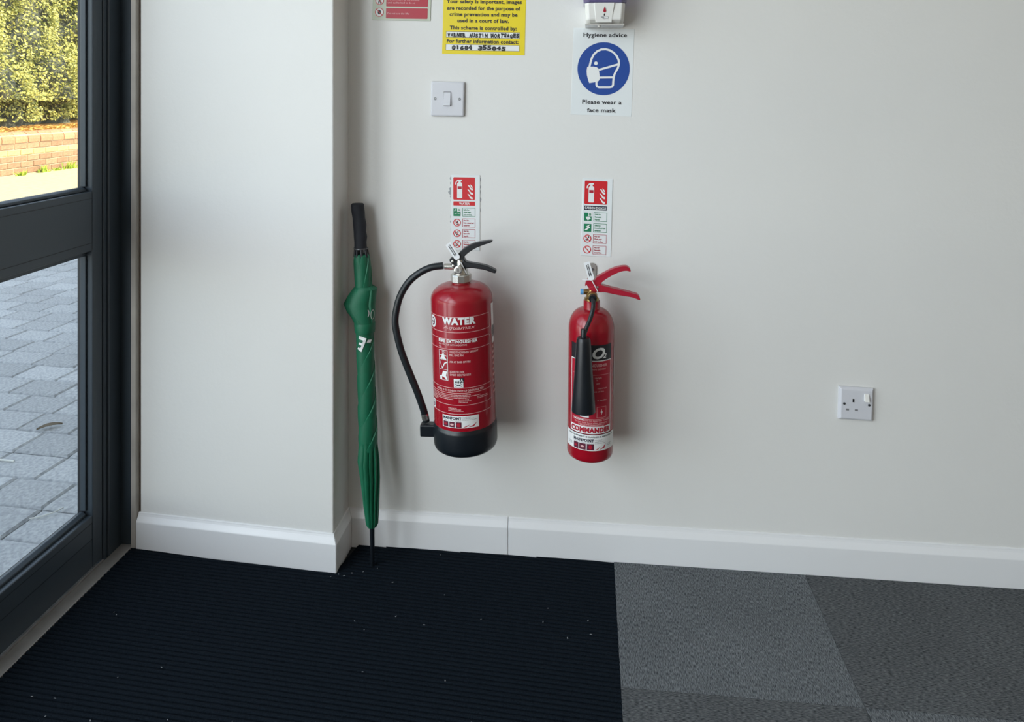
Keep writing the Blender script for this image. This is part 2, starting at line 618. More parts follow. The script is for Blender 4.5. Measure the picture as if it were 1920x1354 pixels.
            bm.free()
        s.add(part, m, out, f, h)
    def microline(s, part, m, u0, u1, v, cap, h=0.0006, seed=0):
        """a line of print too small to read: a row of short strokes"""
        rr = random.Random(int(v * 1e5) + seed)
        u = u0
        while u < u1:
            w = min(rr.uniform(0.0012, 0.0034), u1 - u)
            s.rect(part, m, u, v, u + w, v + cap, h)
            u += w + 0.0007
    def build(s):
        for (part, mk, _), (V, F, H) in s.layers.items():
            out = []
            for (u, v), h in zip(V, H):
                if s.radius:
                    c = s.centre(v) if s.centre else (0, 0)
                    a = u / s.radius
                    out.append((c[0] + (s.radius + h) * math.sin(a), c[1] - (s.radius + h) * math.cos(a), v))
                else:
                    out.append((u, -h, v))
            o = mesh_obj(part, out, F, M[mk], s.parent)
            if part in s.SMALL: o['kind'] = 'stuff'

# ------------------------------------------------------------------ the setting
WY = 0.012                       # plaster face of the back wall
PX0, PX1 = -1.118, -0.604        # the pier's plaster, left and right
PYL, PYR = -0.062, -0.098        # its front face, slightly skewed

# floor slab, tiles, mat
fl = MB().box(-1.30, 2.6, -4.2, 0.05, -0.12, -0.012).build('floor', M['joint'])
tag(fl, 'grey carpet tile floor beside the black entrance mat', kind='structure')
tile_me = None
def tile(x0, x1, y0, y1, turn):
    cx, cy = (x0 + x1) / 2, (y0 + y1) / 2
    w, d = (x1 - x0) / 2 - 0.0003, (y1 - y0) / 2 - 0.0003
    if turn: w, d = d, w
    b = MB().box(-w, w, -d, d, -0.012, 0.0)
    o = b.build('carpet_tile', M['carpet'], fl)
    bevel(o, 0.0008, 1)
    o.location = (cx, cy, 0)
    o.rotation_euler = (0, 0, R(90) if turn else R(0))
    o.color = (0.74, 0.73, 0.72, 1) if turn else (1, 1, 1, 1)  # turned tiles get a darker colour to imitate shade on their nap
    return o
xs = [0.063, 0.510, 1.010, 1.510, 2.010, 2.58]
ys = [0.0, -0.372, -0.872, -1.372, -1.872, -2.372, -2.872, -3.372, -3.9]
for i in range(len(xs) - 1):
    for j in range(len(ys) - 1):
        tile(xs[i], xs[i + 1], ys[j + 1], ys[j], (i + j) % 2 == 1)

def pier_y(x):
    return PYL - 0.012 + (PYR - PYL) * (x - PX0) / (PX1 - PX0)

def build_mat():
    pitch, sl = 0.0113, -0.060
    xs_ = [-1.135 + 0.538 * i / 24 for i in range(25)] + [-0.597 + 0.66 * i / 28 for i in range(1, 29)]
    prof = [(0.0, -0.0078), (0.09, -0.0076), (0.17, -0.0016), (0.32, -0.0002), (0.62, 0.0), (0.86, -0.0004), (0.95, -0.0022)]
    rows = []
    for k in range(int(1.85 / pitch)):
        rows += [(0.09 - (k + p) * pitch, z) for p, z in prof]
    rr = random.Random(3)
    v, f = [], []
    idx = {}
    for i, x in enumerate(xs_):
        lim = pier_y(x) if x < -0.5965 else -0.0005
        for j, (y, z) in enumerate(rows):
            yy = min(y + sl * (x - 0.063), lim)
            idx[i, j] = len(v)
            v.append((x + (rr.uniform(-0.0008, 0.0008) if i == len(xs_) - 1 else 0), yy, z + rr.uniform(-0.0003, 0.0003)))
    for i in range(len(xs_) - 1):
        for j in range(len(rows) - 1):
            a, b, c, d = idx[i, j], idx[i, j + 1], idx[i + 1, j + 1], idx[i + 1, j]
            if abs(v[a][1] - v[b][1]) < 1e-7 and abs(v[c][1] - v[d][1]) < 1e-7: continue
            f.append((a, b, c, d))
    # back of the strip beside the pier
    o = mesh_obj('entrance_mat', v, f, M['mat'], None, True)
    sk = MB().box(-1.135, 0.062, -1.75, -0.11, -0.012, -0.0086)
    sk.box(-0.596, 0.062, -0.11, -0.001, -0.012, -0.0086)
    b = sk.build('backing', M['rubber'], o)
    tag(o, 'black ribbed entrance mat lying inside the glazed door', 'mat')
build_mat()

# back wall
wb = MB().box(-1.0, 2.6, WY, 0.30, -0.12, 2.6).build('wall_back', M['plaster'])
tag(wb, 'off-white painted wall carrying the signs and extinguishers', kind='structure')
wr = MB().box(2.6, 2.8, -4.2, 0.30, -0.12, 2.6).build('wall_right', M['tan'])
tag(wr, 'tan painted side wall', kind='structure')
wf = MB().box(-1.3, 2.8, -4.4, -4.2, -0.12, 2.6).build('wall_front', M['tan'])
tag(wf, 'tan painted wall at the other end of the room', kind='structure')
ce = MB().box(-1.40, 2.8, -4.4, 0.30, 2.6, 3.15).build('ceiling', M['ceil'])
tag(ce, 'plain white ceiling', kind='structure')

# pier (left return of the wall)
poly = [(PX0, PYL), (PX1, PYR), (PX1, 0.05), (PX0, 0.05)]
pier = MB().prism_xy(poly, -0.05, 2.6).build('wall_left', M['plaster'])
bevel(pier, 0.004, 2)
tag(pier, 'white plastered pier standing between the door frame and the back wall', kind='structure')

# skirting boards
def skirting(name, a, b, out, label, ea=0.0, eb=0.0):
    """profile swept from a to b; out = unit vector into the room; ea/eb = mitre push along the run at the front face"""
    a, b, out = Vector((*a, 0)), Vector((*b, 0)), Vector((*out, 0))
    run = (b - a).normalized()
    prof = [(0.0, -0.008), (0.012, -0.008), (0.012, 0.0655), (0.0105, 0.0685), (0.0050, 0.0785), (0.0035, 0.083), (0.0030, 0.0862), (0.0, 0.0866)]
    v = []
    for d, z in prof:
        v.append(a + out * d + run * (ea * d / 0.012) + Vector((0, 0, z)))
    for d, z in prof:
        v.append(b + out * d + run * (eb * d / 0.012) + Vector((0, 0, z)))
    n = len(prof)
    f = [(i, i + 1, i + 1 + n, i + n) for i in range(n - 1)] + [tuple(range(n - 1, -1, -1)), tuple(range(n, 2 * n))]
    o = mesh_obj(name, v, f, M['gloss'])
    bm = bmesh.new(); bm.from_mesh(o.data); bmesh.ops.recalc_face_normals(bm, faces=bm.faces); bm.to_mesh(o.data); bm.free()
    bevel(o, 0.0012, 2, 20)
    tag(o, label, kind='structure')
    return o
skirting('baseboard_back', (PX1 + 0.0005, WY), (-0.1962, WY), (0, -1), 'short white skirting board in the corner behind the green umbrella', 0.012)
skirting('baseboard_back', (-0.1952, WY), (2.59, WY), (0, -1), 'long white skirting board under the fire extinguishers and the socket')
dx = Vector((PX1 - PX0, PYR - PYL)).normalized()
nrm2 = (dx.y, -dx.x)
skirting('baseboard_left', (PX0 - 0.003, PYL), (PX1, PYR), nrm2, 'white skirting board across the front of the pier', 0.0, 0.012)
skirting('baseboard_left', (PX1, PYR), (PX1, WY), (1, 0), 'short white skirting board on the shaded side of the pier', -0.012, -0.012)

# door frame, trim and threshold
jamb = MB().box(-1.255, -1.136, -0.060, 0.05, -0.05, 2.6)
jo = jamb.build('trim_1', M['alu'])
bevel(jo, 0.002, 2)
tag(jo, 'dark anthracite metal door jamb against the white pier', kind='structure')
j2 = MB().box(-1.24, -1.170, -0.108, -0.060, -0.05, 2.6).build('jamb_rebate', M['alu'], jo)
bevel(j2, 0.0025, 2)
j3 = MB().box(-1.228, -1.174, -0.1215, -0.1095, -0.05, 2.6).build('jamb_stop', M['alu'], jo)
bevel(j3, 0.0018, 2)
th = MB().box(-1.169, -1.1355, -4.19, -0.0605, -0.010, 0.0015).build('trim_2', M['thresh'])
bevel(th, 0.001, 1)
tag(th, 'worn aluminium threshold strip along the foot of the door', kind='structure')
MB().box(-1.1735, -1.1695, -4.19, -0.125, -0.010, 0.0035).build('threshold_lip', M['thresh'], th)
tr = MB().box(-1.1358, -1.1225, -0.0735, 0.04, 0.0, 2.6).build('trim_3', M['trimwood'])
bevel(tr, 0.001, 1)
tag(tr, 'narrow off-white trim strip with a brown gap beside the door jamb', kind='structure')
MB().box(-1.1228, -1.1180, -0.058, 0.03, 0.0, 2.6).build('gap_line', M['gap'], tr)

# the glazed door: leaf face X=-1.176, glass X=-1.205
def door():
    y0, y1 = -1.040, -0.123            # hinge side far, lock side near the camera
    d = empty('door_1', (0, 0, 0))
    tag(d, 'anthracite aluminium glazed door with a wide mid rail', kind='structure')
    fx, bx, gx = -1.176, -1.213, -1.205
    zt = 2.28
    lo, hi = 0.760, 0.902
    b0 = 0.128
    bevel(MB().box(bx, fx, y1 - 0.0350, y1, 0.004, zt).build('stile', M['alu'], d), 0.0022, 2)
    bevel(MB().box(bx, fx, y0, y0 + 0.05, 0.004, zt).build('stile', M['alu'], d), 0.0022, 2)
    ya, yb = y0 + 0.0505, y1 - 0.0355
    bevel(MB().box(bx, fx, ya, yb, 0.004, b0).build('bottom_rail', M['alu'], d), 0.0022, 2)
    bevel(MB().box(bx, fx, ya, yb, lo, hi).build('mid_rail', M['alu'], d), 0.0022, 2)
    bevel(MB().box(bx, fx, ya, yb, zt - 0.08, zt).build('top_rail', M['alu'], d), 0.0022, 2)
    # shallow lines pressed along the rails
    for z in (0.1105, 0.072):
        MB().box(fx - 0.001, fx + 0.0006, ya, yb, z, z + 0.0012).build('rail_line', M['gasket'], d)
    for z in (0.885, 0.779):
        MB().box(fx - 0.001, fx + 0.0006, ya, yb, z, z + 0.0010).build('rail_line', M['gasket'], d)
    # glazing beads and gasket for the two panes
    for za, zb in ((b0, lo), (hi, zt - 0.08)):
        g = MB()
        g.box(-1.2115, -1.196, yb - 0.0032, yb, za, zb)
        g.box(-1.2115, -1.196, ya, ya + 0.0135, za, zb)
        g.box(-1.2115, -1.196, ya + 0.0135, yb - 0.0032, za, za + 0.006)
        g.box(-1.2115, -1.196, ya + 0.0135, yb - 0.0032, zb - 0.006, zb)
        g.build('gasket', M['gasket'], d)
        bd = MB()
        k = 0.0135
        sl = [(-1.2035, za + 0.002), (-1.1955, za + 0.0005), (-1.1885, za + 0.0005), (-1.1885, za + 0.0065), (-1.197, za + 0.011), (-1.2035, za + 0.011)]
        b1 = MB()
        n = len(sl)
        b1.add([(x, ya + k, z) for x, z in sl] + [(x, yb - 0.0052, z) for x, z in sl], [tuple(range(n - 1, -1, -1)), tuple(range(n, 2 * n))] + [(i, (i + 1) % n, (i + 1) % n + n, i + n) for i in range(n)])
        o = b1.build('glazing_bead', M['alu'], d)
        bm = bmesh.new(); bm.from_mesh(o.data); bmesh.ops.recalc_face_normals(bm, faces=bm.faces); bm.to_mesh(o.data); bm.free()
        bevel(o, 0.0012, 2, 20)
        bevel(MB().box(-1.2035, -1.190, yb - 0.0050, yb - 0.0004, za + 0.0115, zb - 0.012).build('glazing_bead', M['alu'], d), 0.0015, 2)
        bevel(MB().box(-1.2035, -1.190, ya + k, ya + k + 0.025, za + 0.0115, zb - 0.012).build('glazing_bead', M['alu'], d), 0.0015, 2)
        bevel(MB().box(-1.2035, -1.190, ya + k, yb - 0.0052, zb - 0.0115, zb - 0.0005).build('glazing_bead', M['alu'], d), 0.0015, 2)
        MB().box(-1.2095, -1.2045, ya + 0.008, yb - 0.002, za + 0.004, zb - 0.004).build('pane', M['glass'], d)
    # pull handle on the lock side, out of frame
    h = MB().tube([(-1.115, y0 + 0.06, 0.92), (-1.115, y0 + 0.06, 1.35)], 0.014, 12)
    h.tube([(-1.176, y0 + 0.06, 0.97), (-1.115, y0 + 0.06, 0.97)], 0.009, 10)
    h.tube([(-1.176, y0 + 0.06, 1.30), (-1.115, y0 + 0.06, 1.30)], 0.009, 10)
    h.build('pull_handle', M['steel'], d, 40)
door()
# head of the door and the rest of the glazed shop front
hd = MB().box(-1.26, -1.14, -4.2, -0.06, 2.29, 2.6).build('trim_4', M['alu'])
tag(hd, 'dark metal head over the glazed shop front', kind='structure')
def shopfront():
    w = empty('window_1', (0, 0, 0))
    tag(w, 'full-height dark framed shop front window next to the door', kind='structure')
    for y in (-1.10, -2.62, -4.15):
        bevel(MB().box(-1.25, -1.15, y, y + 0.055, -0.05, 2.29).build('mullion', M['alu'], w), 0.002)
    for a, b in ((-2.564, -1.101), (-4.094, -2.621)):
        bevel(MB().box(-1.25, -1.17, a, b, -0.05, 0.12).build('bottom_rail', M['alu'], w), 0.002)
        bevel(MB().box(-1.25, -1.17, a, b, 0.76, 0.90).build('mid_rail', M['alu'], w), 0.002)
        MB().box(-1.2095, -1.2045, a, b, 0.121, 0.759).build('pane', M['glass'], w)
        MB().box(-1.2095, -1.2045, a, b, 0.901, 2.289).build('pane', M['glass'], w)
shopfront()
# building front running on beyond the back wall: it throws the shade on the paving
of = MB().box(-1.25, -1.01, 0.051, 11.0, -0.1, 3.15).build('wall_outer', M['render'])
tag(of, 'outer front wall of the building', kind='structure')

# ------------------------------------------------------------------ outdoors
PROT = R(-3.6)
pv = MB().box(-9.0, -1.262, -7.0, 16.0, -0.20, -0.016).build('pavement', M['joint'])
tag(pv, 'grey block paving outside the door', kind='structure')
def block_mesh(w, d):
    b = 0.006
    x, y = w / 2, d / 2
    v = [(-x, -y, -0.025), (x, -y, -0.025), (x, y, -0.025), (-x, y, -0.025),
         (-x, -y, -b), (x, -y, -b), (x, y, -b), (-x, y, -b),
         (-x + b, -y + b, 0), (x - b, -y + b, 0), (x - b, y - b, 0), (-x + b, y - b, 0)]
    f = [(8, 9, 10, 11)]
    for i in range(4):
        j = (i + 1) % 4
        f += [(i, j, j + 4, i + 4), (i + 4, j + 4, j + 8, i + 8)]
    return v, f
def paving():
    v, f = block_mesh(0.1965, 0.1285)
    base = bpy.data.meshes.new('paving_block')
    base.from_pydata(v, [], f)
    base.update()
    base.materials.append(M['block'])
    far = MB()
    cr, sr = math.cos(PROT), math.sin(PROT)
    cand = []
    rr = random.Random(11)
    for row in range(-16, 92):
        yy = 0.0 + row * 0.1325
        off = rr.uniform(0, 0.2)
        for k in range(-2, 36):
            xx = -1.2 - off - k * 0.2005
            # keep the courses square to the front while turned a little, about (-1.4, 0)
            X = -1.4 + (xx + 1.4) * cr - yy * sr * 0
            Y = yy + (xx + 1.4) * sr
            if X > -1.37 or X < -4.9 or Y < -2.0 or Y > 11.5: continue
            cand.append((X, Y))
    def vis(p):     # ray test against the lower pane: is this block seen from the camera?
        X, Y = p
        t = (-1.205 - 0) / X
        y = -1.7631 + t * (Y + 1.7631); z = 1.13 + t * (0 - 1.13)
        return (-0.42 < y < -0.14) and (0.05 < z < 0.80)
    seen = sorted([p for p in cand if vis(p)], key=lambda p: math.hypot(p[0], p[1] + 1.763))[:290]
    ss = set(seen)
    for p in cand:
        dz = rr.uniform(-0.002, 0.002)
        if p in ss:
            o = bpy.data.objects.new('paving_block', base)
            COL.objects.link(o)
            o.parent = pv
            o.location = (p[0], p[1], -0.006 + dz)
            o.rotation_euler = (rr.uniform(-.006, .006), rr.uniform(-.006, .006), PROT + rr.uniform(-.012, .012))
        else:
            c, s_ = math.cos(PROT), math.sin(PROT)
            far.add([(p[0] + x * c - y * s_, p[1] + x * s_ + y * c, z - 0.006 + dz) for x, y, z in v], f)
    o = far.build('paving_field', M['block'], pv)
    o['kind'] = 'stuff'
paving()

sp = MB().box(-8.3, -4.985, -7.0, 16.0, -0.19, -0.007).build('path', M['sunpath'])
tag(sp, 'smooth path with yellow sunlight put into its colour along the foot of the brick wall', kind='structure')

# low brick garden wall
def garden_wall():
    w = empty('garden_wall', (-8.13, 8.2, 0))
    tag(w, 'low sunlit brick wall with rounded coping in front of the hedge', 'wall')
    ya, yb = -2.9, 3.4
    MB().box(-0.215, -0.012, ya, yb, -0.1, 0.46).build('mortar_core', M['mortar'], w)
    def brick_mesh(name, L, d, hh, m):
        o = MB().box(-d, 0, -L / 2, L / 2, 0, hh)
        me = bpy.data.meshes.new(name)
        me.from_pydata(o.v, [], o.f)
        bm = bmesh.new(); bm.from_mesh(me)
        bmesh.ops.bevel(bm, geom=bm.edges[:], offset=0.006, segments=1, affect='EDGES')
        bm.to_mesh(me); bm.free()
        me.materials.append(m)
        return me
    bmB = brick_mesh('brick', 0.228, 0.10, 0.079, M['brick'])
    bmY = brick_mesh('brick', 0.228, 0.10, 0.079, M['buff'])
    # bullnose coping brick
    prof = [(-0.24, 0.0), (0.012, 0.0), (0.014, 0.05), (0.006, 0.085), (-0.02, 0.125), (-0.06, 0.152), (-0.114, 0.162), (-0.17, 0.152), (-0.21, 0.125), (-0.235, 0.085)]
    n = len(prof)
    L = 0.229
    cb = [(x, -L / 2, z) for x, z in prof] + [(x, L / 2, z) for x, z in prof]
    cf = [tuple(range(n)), tuple(range(2 * n - 1, n - 1, -1))] + [(i + n, (i + 1) % n + n, (i + 1) % n, i) for i in range(n)]
    cm = bpy.data.meshes.new('coping_brick')
    cm.from_pydata(cb, [], cf)
    bm = bmesh.new(); bm.from_mesh(cm); bmesh.ops.recalc_face_normals(bm, faces=bm.faces); bm.to_mesh(cm); bm.free()
    cm.materials.append(M['coping'])
    rr = random.Random(5)
    def put(me, name, y, z, jit=0.003):
        o = bpy.data.objects.new(name, me)
        COL.objects.link(o)
        o.parent = w
        o.location = (rr.uniform(-jit, jit), y, z)
        o.rotation_euler = (0, 0, rr.uniform(-0.01, 0.01))
    for c in range(5):
        z = 0.4515 - (c + 1) * 0.0895 + 0.0045
        off = 0.12 if c % 2 else 0.0
        y = ya + 0.12 + off
        while y < yb - 0.1:
            put(bmY if c == 1 else bmB, 'brick', y, z)
            y += 0.240
    y = ya + 0.13
    while y < yb - 0.1:
        put(cm, 'coping_brick', y, 0.455)
        y += 0.240
    MB().box(-0.22, -0.005, ya, yb, 0.44, 0.57).build('coping_mortar', M['mortar'], w)
garden_wall()

def leaf_cloud(name, n, place, m, parent, size, seed, flat=0.0):
    rr = random.Random(seed)
    V, F = [], []
    for i in range(n):
        p, nv = place(rr)
        nv = Vector(nv).normalized()
        t = nv.orthogonal().normalized()
        t = Matrix.Rotation(rr.uniform(0, 6.283), 3, nv) @ t
        b = nv.cross(t)
        L = size * rr.uniform(0.6, 1.25)
        W = L * rr.uniform(0.22, 0.34)
        p = Vector(p)
        k = len(V)
        V += [p - t * L / 2, p + b * W + nv * W * 0.35, p + t * L / 2, p - b * W + nv * W * 0.35]
        F += [(k, k + 1, k + 2), (k, k + 2, k + 3)]
    return mesh_obj(name, V, F, m, parent)

def hedge():
    h = empty('hedge', (-9.4, 8.5, 0.6))
    tag(h, 'tall sunlit evergreen hedge growing behind the low brick wall', 'hedge')
    def front(y, z):
        return 0.55 + 0.22 * math.sin(y * 1.9 + 0.6) * math.sin(z * 1.7 + 1.0) + 0.16 * math.sin(y * 4.3 + z * 2.9) + 0.10 * math.sin(y * 7.1 - z * 6.0) - (0.30 if z < 0.45 else 0.0)
    V, F = [], []
    ny, nz = 60, 30
    for i in range(ny + 1):
        for j in range(nz + 1):
            y, z = -4.5 + 9 * i / ny, 3.6 * j / nz
            V.append((front(y, z) - 0.28, y, z))
    for i in range(ny):
        for j in range(nz):
            a = i * (nz + 1) + j
            F.append((a, a + nz + 1, a + nz + 2, a + 1))
    # close the back so that it is a solid mass
    k = len(V)
    V += [(-0.9, -4.5, 0), (-0.9, 4.5, 0), (-0.9, 4.5, 3.6), (-0.9, -4.5, 3.6)]
    F.append((k, k + 3, k + 2, k + 1))
    V_top = [(front(-4.5 + 9 * i / ny, 3.6) - 0.28, -4.5 + 9 * i / ny, 3.6) for i in range(ny + 1)]
    k2 = len(V)
    V += V_top + [(-0.9, v[1], 3.6) for v in V_top]
    for i in range(ny):
        F.append((k2 + i, k2 + i + 1, k2 + ny + 1 + i + 1, k2 + ny + 1 + i))
    mesh_obj('branches', V, F, M['hedgecore'], h)
    def place(rr):
        y, z = rr.uniform(-4.5, 4.5), 0.12 + 3.6 * rr.random()
        # leaves gather in clumps
        dens = math.sin(y * 5.1 + 1.3 * z) * math.sin(z * 4.3 - y * 1.1) + 0.5 * math.sin(y * 11 + z * 9)
        x = front(y, z) - (0.30 if dens < -0.35 else 0.14) * rr.random() + (0.06 if dens > 0.3 else 0)
        return (x, y, z), (0.75 + rr.uniform(-.6, .5), rr.uniform(-.8, .8), 0.45 + rr.uniform(-.6, .7))
    o = leaf_cloud('foliage', 62000, place, M['leaf'], h, 0.058, 21)
    o['kind'] = 'stuff'
hedge()
bed = MB()
bed.add([(-8.34, 4.5, 0.50), (-8.34, 12.5, 0.50), (-10.4, 12.5, 0.50), (-10.4, 4.5, 0.50), (-8.34, 4.5, 0.56), (-8.34, 12.5, 0.56), (-10.4, 12.5, 0.72), (-10.4, 4.5, 0.72)],
        [(0, 1, 2, 3), (4, 7, 6, 5), (0, 4, 5, 1), (1, 5, 6, 2), (2, 6, 7, 3), (3, 7, 4, 0)])
bo = bed.build('planting_bed', M['soil'])
tag(bo, 'raised soil bed strewn with dry leaves behind the brick wall', kind='structure')
lt = leaf_cloud('leaf_litter', 2600, lambda rr: ((lambda x: (x, rr.uniform(5.0, 12.0), 0.575 + (-8.34 - x) * 0.078 + rr.uniform(0, .03)))(rr.uniform(-8.95, -8.41)), (rr.uniform(-.6, .6), rr.uniform(-.6, .6), 1)), M['litter'], None, 0.075, 31)
tag(lt, 'orange dry leaves scattered over the bed on top of the wall', 'leaves', kind='stuff')

def tuft(y, s, label):
    rr = random.Random(int(y * 100))
    mb = MB()
    for i in range(26):
        a = rr.uniform(0, 6.28)
        r = rr.uniform(0, 0.10) * s
        bx, by = r * math.cos(a) * 0.5, r * math.sin(a) * 1.5
        hh = rr.uniform(0.04, 0.12) * s
        lx, ly = rr.uniform(-.05, .06), rr.uniform(-.08, .08)
        w = 0.012
        mb.add([(bx, by - w, 0), (bx, by + w, 0), (bx + lx * .5, by + ly * .5 + w * .8, hh * .7), (bx + lx * .5, by + ly * .5 - w * .8, hh * .7), (bx + lx, by + ly, hh)],
               [(0, 1, 2, 3), (3, 2, 4)])
    o = mb.build('grass_tuft', M['grass'], None, loc=(-8.05, y, -0.008))
    tag(o, label, 'grass', 'grass tufts at the foot of the brick wall')
tuft(8.16, 1.0, 'middle green grass tuft at the foot of the brick wall')
tuft(8.72, 1.15, 'green grass tuft at the wall foot nearest the door jamb')
tuft(8.45, 0.55, 'flat grass tuft between two larger tufts at the wall foot')
tuft(7.72, 0.7, 'small grass tuft at the wall foot furthest to the left')
def dry_leaf():
    v = []
    n = 9
    for i in range(n):
        t = i / (n - 1)
        w = 0.011 * math.sin(math.pi * min(1, t * 1.02)) ** 0.8
        x = (t - 0.5) * 0.075
        z = 0.004 + 0.006 * math.sin(3 * t)
        v += [(x, -w, z + 0.004), (x, 0, z), (x, w, z + 0.005)]
    f = []
    for i in range(n - 1):
        f += [(3 * i, 3 * i + 3, 3 * i + 4, 3 * i + 1), (3 * i + 1, 3 * i + 4, 3 * i + 5, 3 * i + 2)]
    o = mesh_obj('fallen_leaf', v, f, M['dry'], None, True, (-1.826, 0.515, -0.004))
    o.rotation_euler = (0, 0, R(40))
    so = o.modifiers.new('thick', 'SOLIDIFY'); so.thickness = 0.0012
    tag(o, 'curled brown leaf lying on the shaded paving', 'leaf')
dry_leaf()
def straw(pts, r, label, name='straw_stalk'):
    o = MB().tube(spline(pts, 4), r, 6).build(name, M['straw'], None, 60)
    tag(o, label, 'straw', 'pale stalks on the paving')
straw([(-1.487, 0.02, -0.003), (-1.460, 0.035, -0.002), (-1.438, 0.055, 0.0), (-1.432, 0.074, 0.0)], 0.0020, 'pale curved stalk lying on the paving close to the door')
straw([(-1.86, 0.30, -0.003), (-1.815, 0.298, -0.002), (-1.77, 0.297, -0.003)], 0.0028, 'pale straight stalk lying in a paving joint below the brown leaf')

# ------------------------------------------------------------------ wall plates
def light_switch():
    t = empty('light_switch', (-0.3477, WY, 1.1226), (0, R(1.0), 0))
    tag(t, 'white square light switch plate on the wall under the yellow notice', 'switch')
    w = 0.0425
    p = MB().prism_xz([(-w, -w - .001), (w, -w - .001), (w, w + .001), (-w, w + .001)], -0.0085, 0)
    o = p.build('plate', M['plastic'], t)
    bevel(o, 0.0048, 4)
    auto_smooth(o, 50)
    rim = MB().box(-.0095, .0095, -0.0092, -0.0080, -.0178, .0178).build('rocker_recess', M['void'], t)
    rk = MB()
    rk.add([(-.0088, -.0095, -.017), (.0088, -.0095, -.017), (.0088, -.0095, .017), (-.0088, -.0095, .017),
            (-.0088, -.0148, -.0165), (.0083, -.0148, -.0165), (.0083, -.0105, .0165), (-.0088, -.0105, .0165)],
           [(0, 1, 2, 3), (4, 7, 6, 5), (0, 4, 5, 1), (1, 5, 6, 2), (2, 6, 7, 3), (3, 7, 4, 0)])
    o = rk.build('rocker', M['plastic'], t)
    bevel(o, 0.0006, 2)
    for s in (-1, 1):
        sc = MB().tube([(s * .0308, -0.0075, 0), (s * .0308, -0.0092, 0)], 0.0034, 20).build('screw', M['screw'], t, 40)
        MB().box(s * .0308 - .0022, s * .0308 + .0022, -0.0098, -0.009, -.0005, .0005).build('screw_slot', M['steel'], sc)
light_switch()

def socket():
    t = empty('wall_socket', (0.6275, WY, 0.4058), (0, R(1.6), 0))
    tag(t, 'white single switched power socket low on the right of the wall', 'socket')
    w, h = 0.0395, 0.0385
    o = MB().prism_xz([(-w, -h), (w, -h), (w, h), (-w, h)], -0.0055, 0).build('back_box_rim', M['plastic'], t)
    bevel(o, 0.0015, 2)
    # bevelled plate with four sloping edges
    a, b = (0.0393, 0.0383), (0.0345, 0.0338)
    v = [(-a[0], -.0055, -a[1]), (a[0], -.0055, -a[1]), (a[0], -.0055, a[1]), (-a[0], -.0055, a[1]),
         (-b[0], -.0105, -b[1]), (b[0], -.0105, -b[1]), (b[0], -.0105, b[1]), (-b[0], -.0105, b[1])]
    f = [(0, 3, 2, 1), (4, 5, 6, 7), (0, 1, 5, 4), (1, 2, 6, 5), (2, 3, 7, 6), (3, 0, 4, 7)]
    o = mesh_obj('plate', v, f, M['plastic'], t)
    bm = bmesh.new(); bm.from_mesh(o.data); bmesh.ops.recalc_face_normals(bm, faces=bm.faces); bm.to_mesh(o.data); bm.free()
    bevel(o, 0.0012, 2, 15)
    MB().box(-.0094, -.0056, -0.0112, -0.0104, .0052, .0128).build('earth_slot', M['void'], t)
    for x in (-.0205, -.0005):
        MB().box(x - .0034, x + .0034, -0.0112, -0.0104, -.0148, -.0110).build('pin_slot', M['shutter'], t)
    rk = MB()
    x0, x1, z0, z1 = .0165, .0268, .0085, .0265
    rk.add([(x0, -.0100, z0), (x1, -.0100, z0), (x1, -.0100, z1), (x0, -.0100, z1), (x0, -.0172, z0 + .0008), (x1, -.0172, z0 + .0008), (x1, -.0122, z1 - .0005), (x0, -.0122, z1 - .0005)],
           [(0, 1, 2, 3), (4, 7, 6, 5), (0, 4, 5, 1), (1, 5, 6, 2), (2, 6, 7, 3), (3, 7, 4, 0)])
    bevel(rk.build('rocker', M['plastic2'], t), 0.0007, 2)
    for x in (-.0278, .0282):
        sc = MB().tube([(x, -0.0098, 0.0005), (x, -0.0112, 0.0005)], 0.0030, 20).build('screw', M['screw'], t, 40)
        MB().box(x - .0020, x + .0020, -0.0117, -0.0111, .0001, .0009).build('screw_slot', M['void'], sc)
socket()

# ------------------------------------------------------------------ signs
def panel(parent, w, h, th_, m, name='sign_panel', r=0.002):
    o = MB().prism_xz([(-w / 2, -h), (w / 2, -h), (w / 2, 0), (-w / 2, 0)], -th_, 0).build(name, m, parent)
    bevel(o, min(0.0006, th_ * .4), 1)
    return o

